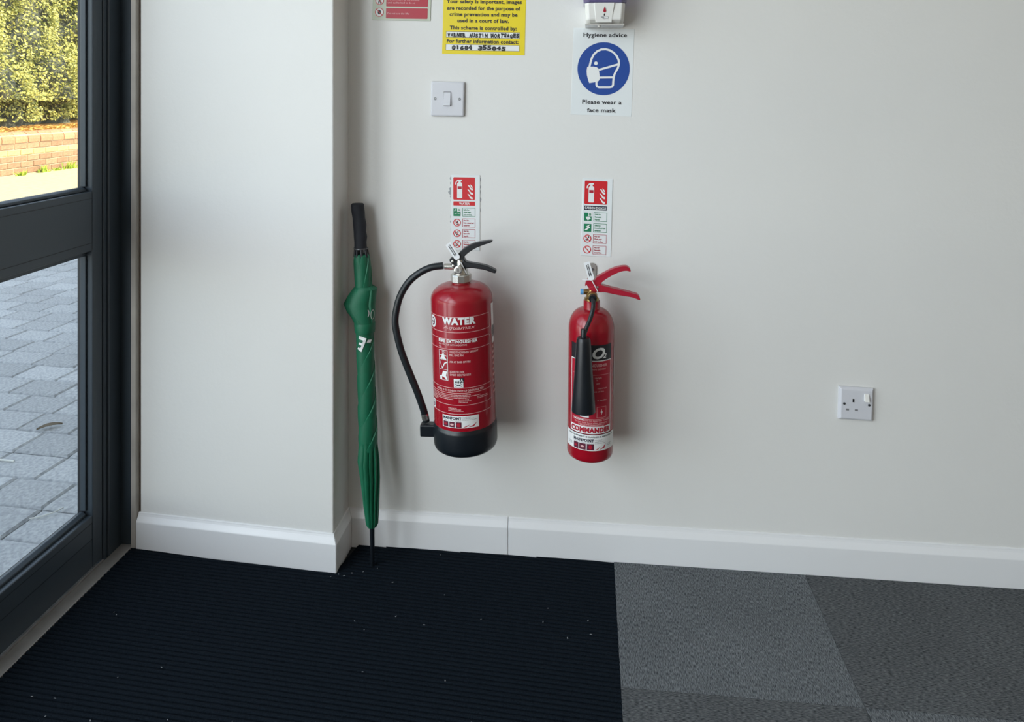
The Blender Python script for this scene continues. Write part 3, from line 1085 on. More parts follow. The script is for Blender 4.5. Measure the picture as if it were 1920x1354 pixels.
def yellow_notice():
    t = empty('security_camera_notice', (-0.2515, WY, 1.5300), (0, R(1.45), 0))
    tag(t, 'yellow security camera notice with black print and handwriting at the top edge', 'sign')
    W, H = 0.2075, 0.297
    panel(t, W, H, 0.0008, M['pyellow'], 'paper_sheet')
    P = Print(t)
    b = -H                                        # bottom edge
    def ln(s, y0, y1, vb, bold=0.030, cap=0.0088):
        P.text('lettering', 'pblack', s, y0, vb, cap, u1=y1, bold=bold, h=0.0014)
    # px bottom edge y=101 => v=b ; 1 px = 1.33 mm
    k = 0.001327
    def v(y): return b + (101.5 - y) * k
    def u(x): return (x - 911.5) * k
    ln('CCTV', u(850), u(973), v(-40), 0.03, 0.034)
    ln('Your safety is important, images', u(839.5), u(982), v(5.6))
    ln('are recorded for the purpose of', u(841), u(979.5), v(18.0))
    ln('crime prevention and may be', u(846), u(974.5), v(29.8))
    ln('used in a court of law.', u(861), u(958.5), v(41.5))
    ln('This scheme is controlled by:', u(847), u(973.5), v(55.2))
    ln('For further information contact:', u(842), u(977.5), v(80.3))
    for y0, y1 in ((59.3, 70.3), (83.3, 94.2)):
        P.rect('writing_box', 'pwhite', u(840.3), v(y1), u(979.3), v(y0), 0.0012)
        P.frame('box_outline', 'pblack', u(840.3), v(y1), u(979.3), v(y0), 0.0007, 0.0014)
    rr = random.Random(4)
    def hand(s, x0, x1, base, cap):
        n = len(s)
        for i, ch in enumerate(s):
            if ch == ' ' or i == 0: P.gid += 1
            if ch == ' ': continue
            wd = (x1 - x0) / n * (0.35 if ch in 'I1' else 0.92)
            a = x0 + (x1 - x0) * (i + 0.5) / n - wd / 2
            P.text('handwriting', 'pblack', ch, u(a), v(base + rr.uniform(-.6, .8)), cap * rr.uniform(.9, 1.1), width=wd * k, bold=0.075, rot=R(rr.uniform(-9, 7)), h=0.0016)
    hand('WARNER AUSTIN MORTGAGES', 842.5, 978.5, 68.6, 0.0086)
    hand('01684', 851, 891, 92.4, 0.0088)
    hand('355045', 901, 954, 92.2, 0.0088)
    P.build()
yellow_notice()

def prohibition(P, cu, cv, r, blob, lw=None):
    lw = lw or r * 0.2
    P.gid += 1
    P.disc('prohibition_ground', 'pwhite', cu, cv, r * 0.98, h=0.0019)
    for du, dv, a, b_ in blob:
        P.disc('prohibition_figure', 'pblack', cu + du * r, cv + dv * r, a * r, b_ * r, h=0.0021, n=12)
    c = 0.707 * r * 0.9
    P.stroke('prohibition_mark', 'pred', [(cu - c, cv + c), (cu + c, cv - c)], lw, 0.0023)
    P.ring('prohibition_mark', 'pred', cu, cv, r - lw / 2, lw, 0.0023)

def red_notice():
    t = empty('fire_action_notice', (-0.4617, WY, 1.5200), (0, R(1.5), 0))
    tag(t, 'cream fire action notice with red boxes cut off by the top edge', 'sign')
    W, H = 0.150, 0.200
    panel(t, W, H, 0.0016, M['pphoto'])
    P = Print(t)
    k = 0.00137
    def v(y): return -H + (38.5 - y) * k
    def u(x): return (x - 757) * k
    boxes = ((16, 35, ['Do not use the lifts']), (-8, 13, ['Do not return to the building', 'until authorised to do so']), (-31, -10.5, ['Do not stop to collect', 'personal belongings']), (-54, -33.5, ['Leave by the nearest exit']))
    for y0, y1, ls in boxes:
        P.rect('red_box', 'pdkred', u(728), v(y1), u(806), v(y0), 0.0020, 0.0018)
        for i, s in enumerate(ls):
            yb = (y0 + y1) / 2 + 1.9 + (i - (len(ls) - 1) / 2) * 6.0
            P.text('lettering', 'ppink', s, u(730.8), v(yb), 0.0042, u1=u(730.8 + len(s) * 2.05), bold=0.012, h=0.0024)
    for cy, bl in ((24, [(0, 0, .38, .5), (0, .35, .3, .2)]), (2.0, [(0, .45, .16, .16), (-.05, -.05, .18, .34), (-.22, -.5, .1, .3), (.2, -.5, .1, .3), (.25, .1, .22, .08)]), (-20, [(0, .1, .3, .3)]), (-43, [(0, .1, .3, .3)])):
        prohibition(P, u(715.5), v(cy), 8.2 * k, bl, 8.2 * k * .14)
    P.build()
red_notice()

def mask_poster():
    t = empty('face_mask_poster', (0.0395, WY, 1.2950), (0, R(2.0), 0))
    tag(t, 'white poster with a blue masked head symbol about wearing a face mask', 'poster')
    W, H = 0.1475, 0.2130
    panel(t, W, H, 0.0006, M['psign'], 'vinyl_sheet')
    P = Print(t)
    k = 0.001307 / 7.736                   # metres per zoomed pixel (crop of 7.736x)
    c, s = math.cos(R(2.0)), math.sin(R(2.0))
    OX, OY = 552.0, 30.0                   # top centre of the sheet in the crop
    def q(x, y):
        a, b = (x - OX) * k, -(y - OY) * k
        return (a * c - b * s, a * s + b * c)
    cu, cv = q(545, 612)
    P.disc('blue_disc', 'pblue', cu, cv, 0.0633, 0.0648, h=0.0010, n=72)
    lw = 29 * k
    head = [(342, 588), (352, 545), (372, 470), (405, 405), (455, 358), (515, 332), (575, 329), (635, 345), (690, 380), (735, 430), (762, 490), (768, 545), (752, 600), (722, 652), (700, 700), (690, 745), (684, 800), (682, 848), (664, 874), (630, 880), (480, 880), (452, 868), (444, 845), (444, 800)]
    P.stroke('head_outline', 'pwhite', [q(*p) for p in head], lw, 0.0013)
    P.stroke('head_outline', 'pwhite', [q(478, 628), q(768, 546)], lw, 0.0013)
    P.stroke('head_outline', 'pwhite', [q(486, 740), q(690, 738)], lw, 0.0013)
    P.poly('mask_shape', 'pwhite', [q(*p) for p in [(312, 582), (400, 580), (445, 588), (470, 606), (480, 640), (490, 730), (488, 765), (474, 790), (450, 802), (340, 820), (322, 770), (306, 700), (302, 640)]], 0.0014)
    e = q(436, 533)
    P.disc('eye_dot', 'pwhite', e[0], e[1], 26 * k, h=0.0013)
    P.text('lettering', 'pblack', 'Hygiene advice', *q(256, 146), 0.0097, width=625 * k, bold=0.022, rot=R(2.0 - 1.0), h=0.0012)
    P.text('lettering', 'pblack', 'Please wear a', *q(238, 1118), 0.0095, width=565 * k, bold=0.022, rot=R(2.0 - 1.0), h=0.0012)
    P.text('lettering', 'pblack', 'face mask', *q(308, 1238), 0.0095, width=413 * k, bold=0.022, rot=R(2.0 - 1.0), h=0.0012)
    P.build()
mask_poster()

def id_sign(name, label, loc, rot, title, tcol, rows, W, H, torn=False, OX=325.0, OY=70.0, kx=None):
    """extinguisher identification sign: rows = list of (kind, text lines)"""
    t = empty(name, loc, (0, R(rot), 0))
    tag(t, label, 'sign')
    panel(t, W, H, 0.0015, M['psign'])
    P = Print(t)
    x0 = -W / 2
    a = W / 0.0745                           # layout in mm of a 75 mm sign
    def U(mm): return x0 + mm * 0.001 * a
    def V(mm): return -(mm * 1.19 + 1.2) * 0.001 * H / 0.1905
    P.rect('red_square', 'pred', U(5.5), V(52), U(61.5), V(4), 0.0018, 0.0025)
    # extinguisher pictogram
    P.rect('pictogram', 'pwhite', U(15.5), V(48.5), U(29), V(18), 0.0022, 0.002)
    P.disc('pictogram', 'pwhite', U(22.2), V(18.5), 0.0066, 0.005, 0.0022)
    P.rect('pictogram', 'pwhite', U(19.5), V(16), U(25), V(9.5), 0.0022)
    P.poly('pictogram', 'pwhite', [(U(16), V(9.5)), (U(27.5), V(9)), (U(28), V(11.8)), (U(20), V(12.5)), (U(16), V(12))], 0.0023)
    P.stroke('pictogram', 'pwhite', [(U(19), V(10.5)), (U(14.5), V(12.5)), (U(12), V(16)), (U(11.5), V(19.5))], 0.0026, 0.0022)
    P.rect('pictogram_band', 'pdkred', U(17), V(29), U(27.6), V(23), 0.0024)
    for i, (dx_, dy_, s) in enumerate(((43, 20, 1.0), (42.5, 29.5, 1.05), (42.5, 39, 1.0))):
        P.poly('flames', 'pwhite', smooth2([(U(dx_), V(dy_)), (U(dx_ + 5 * s), V(dy_ + 1.8)), (U(dx_ + 8 * s), V(dy_ + 6)), (U(dx_ + 13 * s), V(dy_ + 7.5)), (U(dx_ + 13 * s), V(dy_ + 11.5)), (U(dx_ + 7 * s), V(dy_ + 9.5)), (U(dx_ + 4 * s), V(dy_ + 5))]), 0.0022)
    P.poly('flames', 'pwhite', [(U(49), V(18.5)), (U(54), V(22)), (U(56.5), V(26)), (U(53.5), V(26)), (U(50.5), V(23))], 0.0022)
    P.rect('title_bar', tcol, U(5.8), V(64.2), U(61.8), V(55.5), 0.0018, 0.0012)
    P.text('title_lettering', 'pwhite', title, U(21 if len(title) < 8 else 7.5), V(62.3), 0.0056, u1=U(48 if len(title) < 8 else 60), bold=0.02, h=0.0022)
    y = 68.7
    for kind, lines in rows:
        good = kind.startswith('g')
        P.gid += 1
        if good:
            P.rect('safe_symbol', 'pgreen', U(6), V(y + 18), U(24.5), V(y + 1.5), 0.0018)
            P.frame('safe_frame', 'pgreen', U(30), V(y + 18), U(62), V(y + 0.5), 0.0010, 0.0018)
            if kind in ('gA', 'gB'):
                P.rect('class_box', 'pwhite', U(16), V(y + 8.6), U(25.2), V(y - .6), 0.0021)
                P.text('class_letter', 'pgreen', kind[1], U(18), V(y + 7.2), 0.0058, u1=U(23.6), bold=0.02, h=0.0024)
                if kind == 'gA':
                    P.poly('safe_mark', 'pwhite', [(U(8), V(y + 7)), (U(11.5), V(y + 2)), (U(12), V(y + 5)), (U(10), V(y + 8))], 0.0021)
                    P.stroke('safe_mark', 'pwhite', [(U(9), V(y + 13)), (U(16), V(y + 11.5)), (U(22), V(y + 12.5))], 0.0012, 0.0021)
                else:
                    P.poly('safe_mark', 'pwhite', [(U(10), V(y + 10)), (U(15), V(y + 9)), (U(21), V(y + 10.5)), (U(22.5), V(y + 13)), (U(15.5), V(y + 17)), (U(12), V(y + 14))], 0.0021)
            else:
                P.poly('safe_mark', 'pwhite', [(U(22), V(y + 2)), (U(11), V(y + 7)), (U(14.5), V(y + 9)), (U(8), V(y + 14)), (U(12), V(y + 15)), (U(22), V(y + 8.5)), (U(18), V(y + 7))], 0.0021)
            ink = 'pgreen'
        else:
            bl = {'r1': [(-.15, -.1, .4, .12), (.1, .2, .12, .35), (.1, -.45, .25, .1)], 'r2': [(-.3, .1, .2, .2), (.25, .35, .14, .3), (0, -.4, .2, .15)], 'r3': [(-.15, -.35, .38, .2), (.3, .35, .15, .28), (-.3, .2, .14, .2)], 'r0': []}[kind]
            prohibition(P, U(15.5), V(y + 9), 0.0097 * a, bl, 0.0019)
            P.frame('warning_frame', 'pdkred', U(30), V(y + 18), U(62), V(y + 0.5), 0.0010, 0.0018)
            ink = 'pdkred'
        for i, s in enumerate(lines):
            P.text('lettering', ink, s, U(32.5), V(y + 5.6 + i * 5.2), 0.0033, u1=U(32.5 + 1.72 * len(s)), bold=0.03, h=0.0022)
        y += 22.7
    P.build()
    if torn:
        rr = random.Random(9)
        for sgn, zs in ((-1, [(-.010, .004), (-.022, .003), (-.036, .0065), (-.045, .008), (-.055, .0035), (-.066, .002), (-.106, .002), (-.118, .003), (-.138, .0015)]), (1, [(-.012, .002), (-.030, .0025), (-.042, .0015), (-.062, .0035), (-.088, .0015)])):
            for z, w in zs:
                e = sgn * W / 2
                h2 = rr.uniform(.004, .007)
                mb = MB()
                mb.prism_xz([(e, z - h2), (e + sgn * w * .7, z - h2 * .4), (e + sgn * w, z + h2 * .3), (e + sgn * w * .4, z + h2), (e, z + h2 * 1.1)], -0.0006, 0.0)
                mb.build('torn_adhesive', M['pgrey'], t)
    return t
id_sign('water_extinguisher_sign', 'white identification sign with a red bar reading water above the larger extinguisher', (-0.3030, WY, 0.9330), 0.1, 'WATER', 'pred',
        [('gA', ['Safe for:', 'Wood, paper', 'and textiles']), ('r1', ['Not for:', 'Live electrical', 'equipment']), ('r2', ['Not for:', 'Flammable', 'liquids']), ('r3', ['Not for:', 'Flammable', 'metal fires'])],
        0.0728, 0.1880, torn=True)
id_sign('carbon_dioxide_extinguisher_sign', 'white identification sign with a black bar reading carbon dioxide above the smaller extinguisher', (0.0245, WY, 0.9280), 1.55, 'CARBON DIOXIDE', 'pnavy',
        [('gB', ['Safe for:', 'Flammable', 'liquids']), ('gE', ['Safe for:', 'Live electrical', 'equipment']), ('r3', ['Not for:', 'Wood, paper', 'and textiles']), ('r0', ['Not for:', 'Flammable', 'metal fires'])],
        0.0735, 0.1905)

# ------------------------------------------------------------------ soap dispenser
def dispenser():
    t = empty('soap_dispenser', (0.0395, WY, 1.2960), (0, R(0.6), 0))
    tag(t, 'white wall soap dispenser with lilac tank above the face mask poster', 'dispenser')
    o = MB()
    def ring(w, y0, y1, z, c=0.012):
        return [(-w, y1, z), (-w, y0 + c, z), (-w + c * .6, y0, z), (w - c * .6, y0, z), (w, y0 + c, z), (w, y1, z)]
    secs = [ring(.0425, -.066, -.004, .004), ring(.0445, -.085, 0, .012), ring(.0468, -.094, 0, .047), ring(.0470, -.094, 0, .0505)]
    v = [p for s in secs for p in s]
    n = 6
    f = [(j * n + i, j * n + (i + 1) % n, (j + 1) * n + (i + 1) % n, (j + 1) * n + i) for j in range(len(secs) - 1) for i in range(n)] + [tuple(range(n - 1, -1, -1)), tuple(range(3 * n, 4 * n))]
    b = mesh_obj('body', v, f, M['plastic2'], t)
    bm = bmesh.new(); bm.from_mesh(b.data); bmesh.ops.recalc_face_normals(bm, faces=bm.faces); bm.to_mesh(b.data); bm.free()
    bevel(b, 0.0025, 3, 15)
    # raised tapered front panel
    fp = [(-.0258, .0500), (.0225, .0500), (.0165, .0055), (-.0215, .0055)]
    fo = MB()
    v = [(x, -.0945 if z > .03 else -.079, z) for x, z in fp] + [(x * .97, -.0985 if z > .03 else -.083, z) for x, z in fp]
    fo.add(v, [(0, 3, 2, 1), (4, 5, 6, 7), (0, 1, 5, 4), (1, 2, 6, 5), (2, 3, 7, 6), (3, 0, 4, 7)])
    q = fo.build('front_panel', M['plastic2'], t)
    bm = bmesh.new(); bm.from_mesh(q.data); bmesh.ops.recalc_face_normals(bm, faces=bm.faces); bm.to_mesh(q.data); bm.free()
    bevel(q, 0.0012, 2, 20)
    o = MB().box(-.0455, .0455, -.078, 0, 0.0, .0038).build('drip_tray', M['clearfilm'], t)
    bevel(o, 0.001, 2)
    MB().lathe([(.0035, -.003), (.0045, .004)], 16, (-.012, -.06)).build('nozzle', M['plastic2'], t, 40)
    # tank
    secs = [ring(.0500, -.098, 0, .0505, .02), ring(.0505, -.100, 0, .058, .02), ring(.0505, -.100, 0, .150, .02), ring(.047, -.092, 0, .158, .02)]
    v = [p for s in secs for p in s]
    f = [(j * n + i, j * n + (i + 1) % n, (j + 1) * n + (i + 1) % n, (j + 1) * n + i) for j in range(len(secs) - 1) for i in range(n)] + [tuple(range(n - 1, -1, -1)), tuple(range(3 * n, 4 * n))]
    b = mesh_obj('tank', v, f, M['lilac'], t)
    bm = bmesh.new(); bm.from_mesh(b.data); bmesh.ops.recalc_face_normals(bm, faces=bm.faces); bm.to_mesh(b.data); bm.free()
    bevel(b, 0.003, 3, 15)
    # printed marks on the sloping front panel
    e = empty('printed_marks', (-.003, 0, 0))
    e.parent = t
    def mark(part, mk, pts, h=0.0005):
        # front plane runs from (y=-.083, z=.0055) to (y=-.0985, z=.05)
        out = [(x, -(.083 + (z - .0055) / .0445 * .0155) - h, z) for x, z in pts]
        tri = tessellate_polygon([[Vector((p[0], p[1], 0)) for p in pts]])
        mesh_obj(part, out, [tuple(a) for a in tri], M[mk], e)
    def drop(cx, cz, w, hgt):
        pts = [(cx, cz + hgt)]
        for i in range(13):
            a = math.pi * (-0.15 + 1.3 * i / 12)
            pts.append((cx + w * math.cos(a) * 1.0, cz - w * math.sin(a)))
        return pts
    mark('red_drop', 'pdkred', drop(.0022, .0315, .0034, .0105), 0.0009)
    mark('black_drop', 'pblack', drop(.0018, .0223, .0017, .0042))
    mark('hand_symbol', 'pgrey', [(-.0068, .0184), (-.002, .0190), (.003, .0186), (.0045, .0195), (.0110, .0190), (.0112, .0142), (.0046, .0138), (.0020, .0132), (-.002, .0142)])
    mark('hand_symbol_inside', 'pwhite', [(.0012, .0180), (.0052, .0187), (.0102, .0182), (.0104, .0150), (.0046, .0146), (.0016, .0142)], 0.0009)
dispenser()

# ------------------------------------------------------------------ water extinguisher
def seal_tag(t, pts, loc, ang, stem):
    """white plastic seal: a printed flag and a thin strap"""
    w, h = 0.0140, 0.043
    o = MB().prism_xz([(-w / 2, 0.004), (-w / 2 + .003, 0), (w / 2 - .003, 0), (w / 2, 0.004), (w / 2, h), (-w / 2, h)], -0.0008, 0.0008).build('seal_tag', M['tagw'], t)
    o.location = loc
    o.rotation_euler = (0, ang, 0)
    P = Print(o)
    for i, uu in enumerate((-.0030, .0008)):
        rr = random.Random(i)
        z = .010
        while z < .037:
            l = rr.uniform(.001, .003)
            P.rect('seal_print', 'pblack', uu, z, uu + .0022, z + l, 0.0012)
            z += l + .0007
    P.build()
    MB().tube(stem, 0.0011, 8).build('seal_strap', M['tagw'], o.parent, 60)

def water_extinguisher():
    zb = 0.313
    t = empty('water_fire_extinguisher', (-0.2842, -0.095, zb), (0, R(-1.7), 0))
    tag(t, 'larger red water fire extinguisher with black base and curved black hose hung on the wall', 'extinguisher')
    r = 0.0722
    prof = [(r, .040), (r, .345)]
    for i in range(1, 13):
        a = math.pi / 2 * i / 12
        prof.append((0.0215 + (r - 0.0215) * math.cos(a) ** 0.9, .345 + .034 * math.sin(a)))
    prof += [(0.0205, .386)]
    MB().lathe(prof, 72).build('cylinder', M['red'], t, 50)
    rs = r + 0.0022
    MB().lathe([(rs - .016, 0.0), (rs - .008, .0012), (rs - .003, .005), (rs - .0005, .011), (rs, .018), (rs, .052), (rs - .0006, .0565), (rs - .002, .0585), (rs - .0022, .0625), (r - .001, .0635)], 72).build('base_boot', M['blackp'], t, 45)
    # octagonal collar nut, valve, fittings
    def px(x, y): return ((x - 868.3) * 0.001240, (691.5 - (y - 530) * 1.240) / 1000 - zb)
    nut = MB().lathe([(.0225, .381), (.0245, .384), (.0245, .3985), (.0232, .4005), (.0225, .4005)], 10)
    o = nut.build('collar_nut', M['steel'], t)
    o.rotation_euler = (0, 0, R(10))
    bevel(o, 0.0008, 2)
    MB().lathe([(.0165, .400), (.0165, .409), (.013, .414), (.011, .427), (.010, .434)], 32).build('valve_body', M['steel'], t, 40)
    # hose outlet to the left, front gauge, right stub
    b = MB()
    b.tube([(-.012, 0, .4165), (-.022, 0, .417)], .0080, 20)
    b.build('hose_outlet', M['steel'], t, 40)
    MB().tube([(-.022, 0, .417), (-.038, 0, .4175), (-.0385, 0, .4175)], [.0072, .0072, .0066], 20).build('hose_ferrule', M['steel'], t, 40)
    g = MB().tube([(-.002, -.010, .4135), (-.002, -.023, .4135), (-.002, -.0235, .4135)], [.0098, .0098, .0088], 28).build('pressure_gauge', M['steel'], t, 40)
    MB().tube([(-.002, -.0236, .4135), (-.002, -.0240, .4135)], .0068, 24).build('gauge_face', M['bracket'], g)
    MB().box(-.0028, -.0014, -.0247, -.0240, .4095, .4180).build('gauge_needle', M['pblack'], g)
    MB().tube([(.010, 0, .418), (.0245, 0, .418)], .0042, 16).build('pin_stub', M['steel'], t, 40)
    # levers traced in profile, then given thickness
    s = 0.001240 / 6.446
    def Q(pts):   # zoomed crop (720,430) origin
        return [((720 + x / 6.446 - 868.3) * .00124, .402 - (430 + y / 6.446 - 505.5) * .00124 - 0.0) for x, y in pts]
    up = [(835, 345), (828, 318), (840, 298), (872, 288), (915, 272), (960, 222), (1010, 180), (1100, 132), (1200, 106), (1342, 89), (1346, 112), (1255, 140), (1150, 182), (1062, 236), (1012, 280), (1002, 300), (1015, 325), (980, 345), (935, 375), (885, 372)]
    lo = [(850, 372), (905, 360), (965, 340), (1008, 318), (1040, 346), (1150, 366), (1270, 392), (1345, 425), (1390, 452), (1384, 485), (1330, 470), (1250, 444), (1130, 424), (1075, 418), (1000, 430), (925, 428), (862, 408)]
    o = MB().prism_xz(smooth2(Q(up)), -.0085, .0085).build('squeeze_lever', M['levers'], t)
    bevel(o, 0.0024, 2, 60); auto_smooth(o, 50)
    o = MB().prism_xz(smooth2(Q(lo)), -.0095, .0095).build('carry_handle', M['levers'], t)
    bevel(o, 0.0024, 2, 60); auto_smooth(o, 50)
    for (x, y) in ((868, 332), (872, 385), (965, 348)):
        (a, c), = Q([(x, y)])
        rad = .0028 if x < 900 else .0018
        MB().tube([(a, -.0090, c), (a, -.0112, c), (a, -.0118, c)], [rad, rad, rad * .6], 16).build('rivet', M['steel'], t, 40)
    # hose
    hp = [(831, 497), (808, 500), (785, 511), (766, 528), (752, 552), (745, 578), (743, 600), (747, 625), (755, 655), (768, 690), (780, 720), (790, 748), (796, 768), (799.5, 786)]
    pts = []
    for i, (x, y) in enumerate(hp):
        k = i / (len(hp) - 1)
        wx, wz = -.3383 + (x - 831) * .001283, .7321 - (y - 497) * .001270
        pts.append((wx + .2842 + (wz - zb) * 0.0297 * 1, -0.0 - 0.010 * math.sin(math.pi * k), wz - zb))
    MB().tube(spline(pts, 6), .0083, 16).build('hose', M['rubber'], t, 60)
    e = Vector(pts[-1]); d = (Vector(pts[-1]) - Vector(pts[-2])).normalized()
    MB().tube([e - d * .020, e - d * .006], .0089, 20).build('hose_band', M['steel'], t, 40)
    c = MB().box(e.x - .0135, -.062, -.012, .012, e.z - .032, e.z - .004).build('hose_clip', M['blackp'], t)
    bevel(c, 0.003, 2)
    # seal
    tp = [(868, 470), (862, 474)]
    seal_tag(t, None, (.0010 - .004, -.014, .4375), R(-32), [(-.002, -.013, .436), (.004, -.0135, .428), (.011, -.0140, .414), (.015, -.0135, .404)])
    # printed label, wrapped round the cylinder
    P = Print(t, r)
    def Z(z): return z - zb
    A = lambda deg: R(deg) * r
    L, Rr = A(-80), A(68.5)
    P.frame('label_line', 'ppink', L, Z(.598), Rr, Z(.632), 0.0011, r=0.002)
    P.frame('label_line', 'ppink', L, Z(.415), Rr, Z(.5825), 0.0011, r=0.006)
    for z in (.5600, .4735, .4620, .4350):
        P.stroke('label_line', 'ppink', [(L, Z(z)), (Rr, Z(z))], 0.0010)
    P.text('lettering', 'pwhite', 'WATER', A(-27.9), Z(.6165), .0138, u1=A(34.9), bold=0.06)
    P.text('lettering', 'ppink', 'Aquamax', A(-27), Z(.6055), .0076, u1=A(34.5), bold=0.004, shear=0.35)
    P.text('lettering', 'pwhite', 'FIRE EXTINGUISHER', A(-37.8), Z(.5745), .0066, u1=A(37.8), bold=0.04)
    P.text('lettering', 'ppink', '6 ltr WATER WITH ADDITIVE', A(-37.8), Z(.5682), .0036, u1=A(17.3), bold=0.02)
    P.text('lettering', 'ppink', '13A', A(-37.5), Z(.5626), .0032, u1=A(-31), bold=0.02)
    for cz, rad in ((.6155, .0143), (.4260, .0105)):
        P.gid += 1
        P.disc('round_logo', 'pwhite', A(-55 if rad > .012 else -61), Z(cz), rad * .8, rad, h=0.0005)
        P.disc('round_logo_inner', 'pplum', A(-55 if rad > .012 else -61), Z(cz), rad * .55, rad * .66, h=0.0008)
        P.text('round_logo_letter', 'pwhite', 'M', A(-55 if rad > .012 else -61) - rad * .28, Z(cz) + rad * .05, rad * .45, width=rad * .56, bold=0.03, h=0.0011)
        P.text('round_logo_letter', 'pwhite', 'P', A(-55 if rad > .012 else -61) - rad * .2, Z(cz) - rad * .55, rad * .45, width=rad * .4, bold=0.03, h=0.0011)
    a0, a1 = A(-38.2), A(-19.1)
    for z1, z0 in ((.556, .5345), (.5345, .5125), (.5125, .489)):
        P.frame('pictogram_frame', 'pwhite', a0, Z(z0), a1, Z(z1), 0.0009)
        m_ = (a0 + a1) / 2
    m_ = (a0 + a1) / 2
    w_ = (a1 - a0)
    # pictograms: pulling the pin, aiming the hose, squeezing
    P.poly('pictogram', 'pwhite', [(m_ - w_ * .42, Z(.5352)), (m_ + w_ * .42, Z(.5352)), (m_ + w_ * .2, Z(.541)), (m_ + w_ * .1, Z(.548)), (m_ - w_ * .1, Z(.548)), (m_ - w_ * .2, Z(.541))])
    P.ring('pictogram', 'pwhite', m_ + .001, Z(.5515), .0028, .0010)
    P.stroke('pictogram', 'pwhite', [(a0 + .001, Z(.5435)), (m_, Z(.546)), (a1 - .001, Z(.5435))], .0012)
    P.stroke('pictogram', 'pwhite', [(a0 + .002, Z(.531)), (m_ - .003, Z(.515))], .0012)
    P.stroke('pictogram', 'pwhite', [(m_ - .003, Z(.515)), (m_ + .004, Z(.527)), (a1 - .001, Z(.530))], .0024)
    P.poly('pictogram', 'pwhite', [(m_ - w_ * .42, Z(.490)), (m_ + w_ * .45, Z(.490)), (m_ + w_ * .3, Z(.500)), (m_ + w_ * .42, Z(.509)), (m_ - w_ * .05, Z(.509)), (m_ - w_ * .2, Z(.499)), (m_ - w_ * .45, Z(.497))])
    for s_, z, a in (('USE EXTINGUISHER UPRIGHT', .5520, 38.4), ('PULL RING PIN', .5450, 10.5), ('AIM AT BASE OF FIRE', .5300, 23), ('SQUEEZE LEVER', .5075, 11.5), ('SWEEP SIDE TO SIDE', .5010, 23)):
        P.text('lettering', 'ppink', s_, A(-15.1), Z(z), .0041, u1=A(a), bold=0.03)
    ab, ac = A(-8), A(9)
    P.rect('class_symbol', 'pwhite', ab, Z(.475), ac, Z(.4945), 0.0005)
    P.stroke('class_fire', 'pblack', [(ab + .003, Z(.4775)), (ac - .003, Z(.4825))], .0014, 0.0008)
    P.stroke('class_fire', 'pblack', [(ab + .003, Z(.4825)), (ac - .003, Z(.4775))], .0014, 0.0008)
    for dx_ in (.005, .010, .015):
        P.poly('class_fire', 'pblack', [(ab + dx_, Z(.4835)), (ab + dx_ + .0025, Z(.486)), (ab + dx_ + .001, Z(.4915)), (ab + dx_ - .002, Z(.487))], 0.0008)
    P.rect('class_box', 'pblack', ac - .0075, Z(.4868), ac + .0012, Z(.4965), 0.0009)
    P.text('class_letter', 'pwhite', 'A', ac - .0062, Z(.4882), .0068, u1=ac, bold=0.03, h=0.0012)
    P.text('lettering', 'ppink', 'PASSED 35 KV CONDUCTIVITY OF DISCHARGE TEST', A(-46), Z(.4652), .0042, u1=A(48), bold=0.03)
    for z, x0, x1 in ((.4572, -76, 22), (.4537, -76, 40), (.4502, -76, 20), (.4500, 34, 56), (.4467, -76, -10), (.4467, 0, 18), (.4467, 34, 58), (.4435, -70, -44), (.4435, 0, 22), (.4405, -70, -48), (.4405, 0, 16), (.4272, -20, -4), (.4242, -20, 4), (.4212, -20, 8)):
        P.microline('small_print', 'ppink', A(x0), A(x1), Z(z), .0015)
    # supplier sticker
    s0, s1 = A(-33.5), A(35.5)
    P.rect('sticker', 'pwhite', s0, Z(.3835), s1, Z(.4105), 0.0006)
    ww = s1 - s0
    P.text('sticker_lettering', 'pnavy', 'MAINPOINT', s0 + ww * .03, Z(.4025), .0052, u1=s0 + ww * .54, bold=0.05, h=0.0010)
    P.text('sticker_lettering', 'pgrey', 'FIRE & SECURITY', s0 + ww * .03, Z(.3988), .0020, u1=s0 + ww * .54, h=0.0010)
    for i in range(3):
        x = s0 + ww * (.03 + .18 * i)
        P.rect('sticker_picture', 'pplum', x, Z(.3850), x + ww * .15, Z(.3970), 0.0009)
        P.disc('sticker_picture_motif', 'ppink' if i == 1 else 'pdkred', x + ww * .075, Z(.391), ww * .05, .0022 if i < 2 else .0045, 0.0012, 12)
    for i, e_ in enumerate((.22, .30, .38)):
        P.microline('sticker_small_print', 'pgrey', s0 + ww * .57, s0 + ww * (.57 + e_), Z(.4070 - i * .0030), .0010, 0.0010)
    P.poly('sticker_swoosh', 'pdkred', [(s0 + ww * .57, Z(.3848)), (s0 + ww * .66, Z(.3862)), (s0 + ww * .76, Z(.3912)), (s0 + ww * .68, Z(.3892))], 0.0010)
    P.poly('sticker_swoosh', 'pdkred', [(s0 + ww * .70, Z(.3852)), (s0 + ww * .86, Z(.3862)), (s0 + ww * .95, Z(.3955)), (s0 + ww * .85, Z(.3895))], 0.0010)
    # side service label, barcode and the upright embossed print
    P.rect('service_label', 'pwhite', A(77), Z(.5555), A(112), Z(.6480), 0.0005)
    for i in range(14):
        P.rect('barcode', 'pblack', A(79), Z(.5700 + i * .0019), A(98), Z(.5700 + i * .0019) + (.0009 if i % 3 else .0014), 0.0008)
    for i in range(9):
        P.microline('side_print', 'ppink', A(78), A(84 + (i % 3) * 3), Z(.545 - i * .013), .006, 0.0005, i)
    P.build()
water_extinguisher()

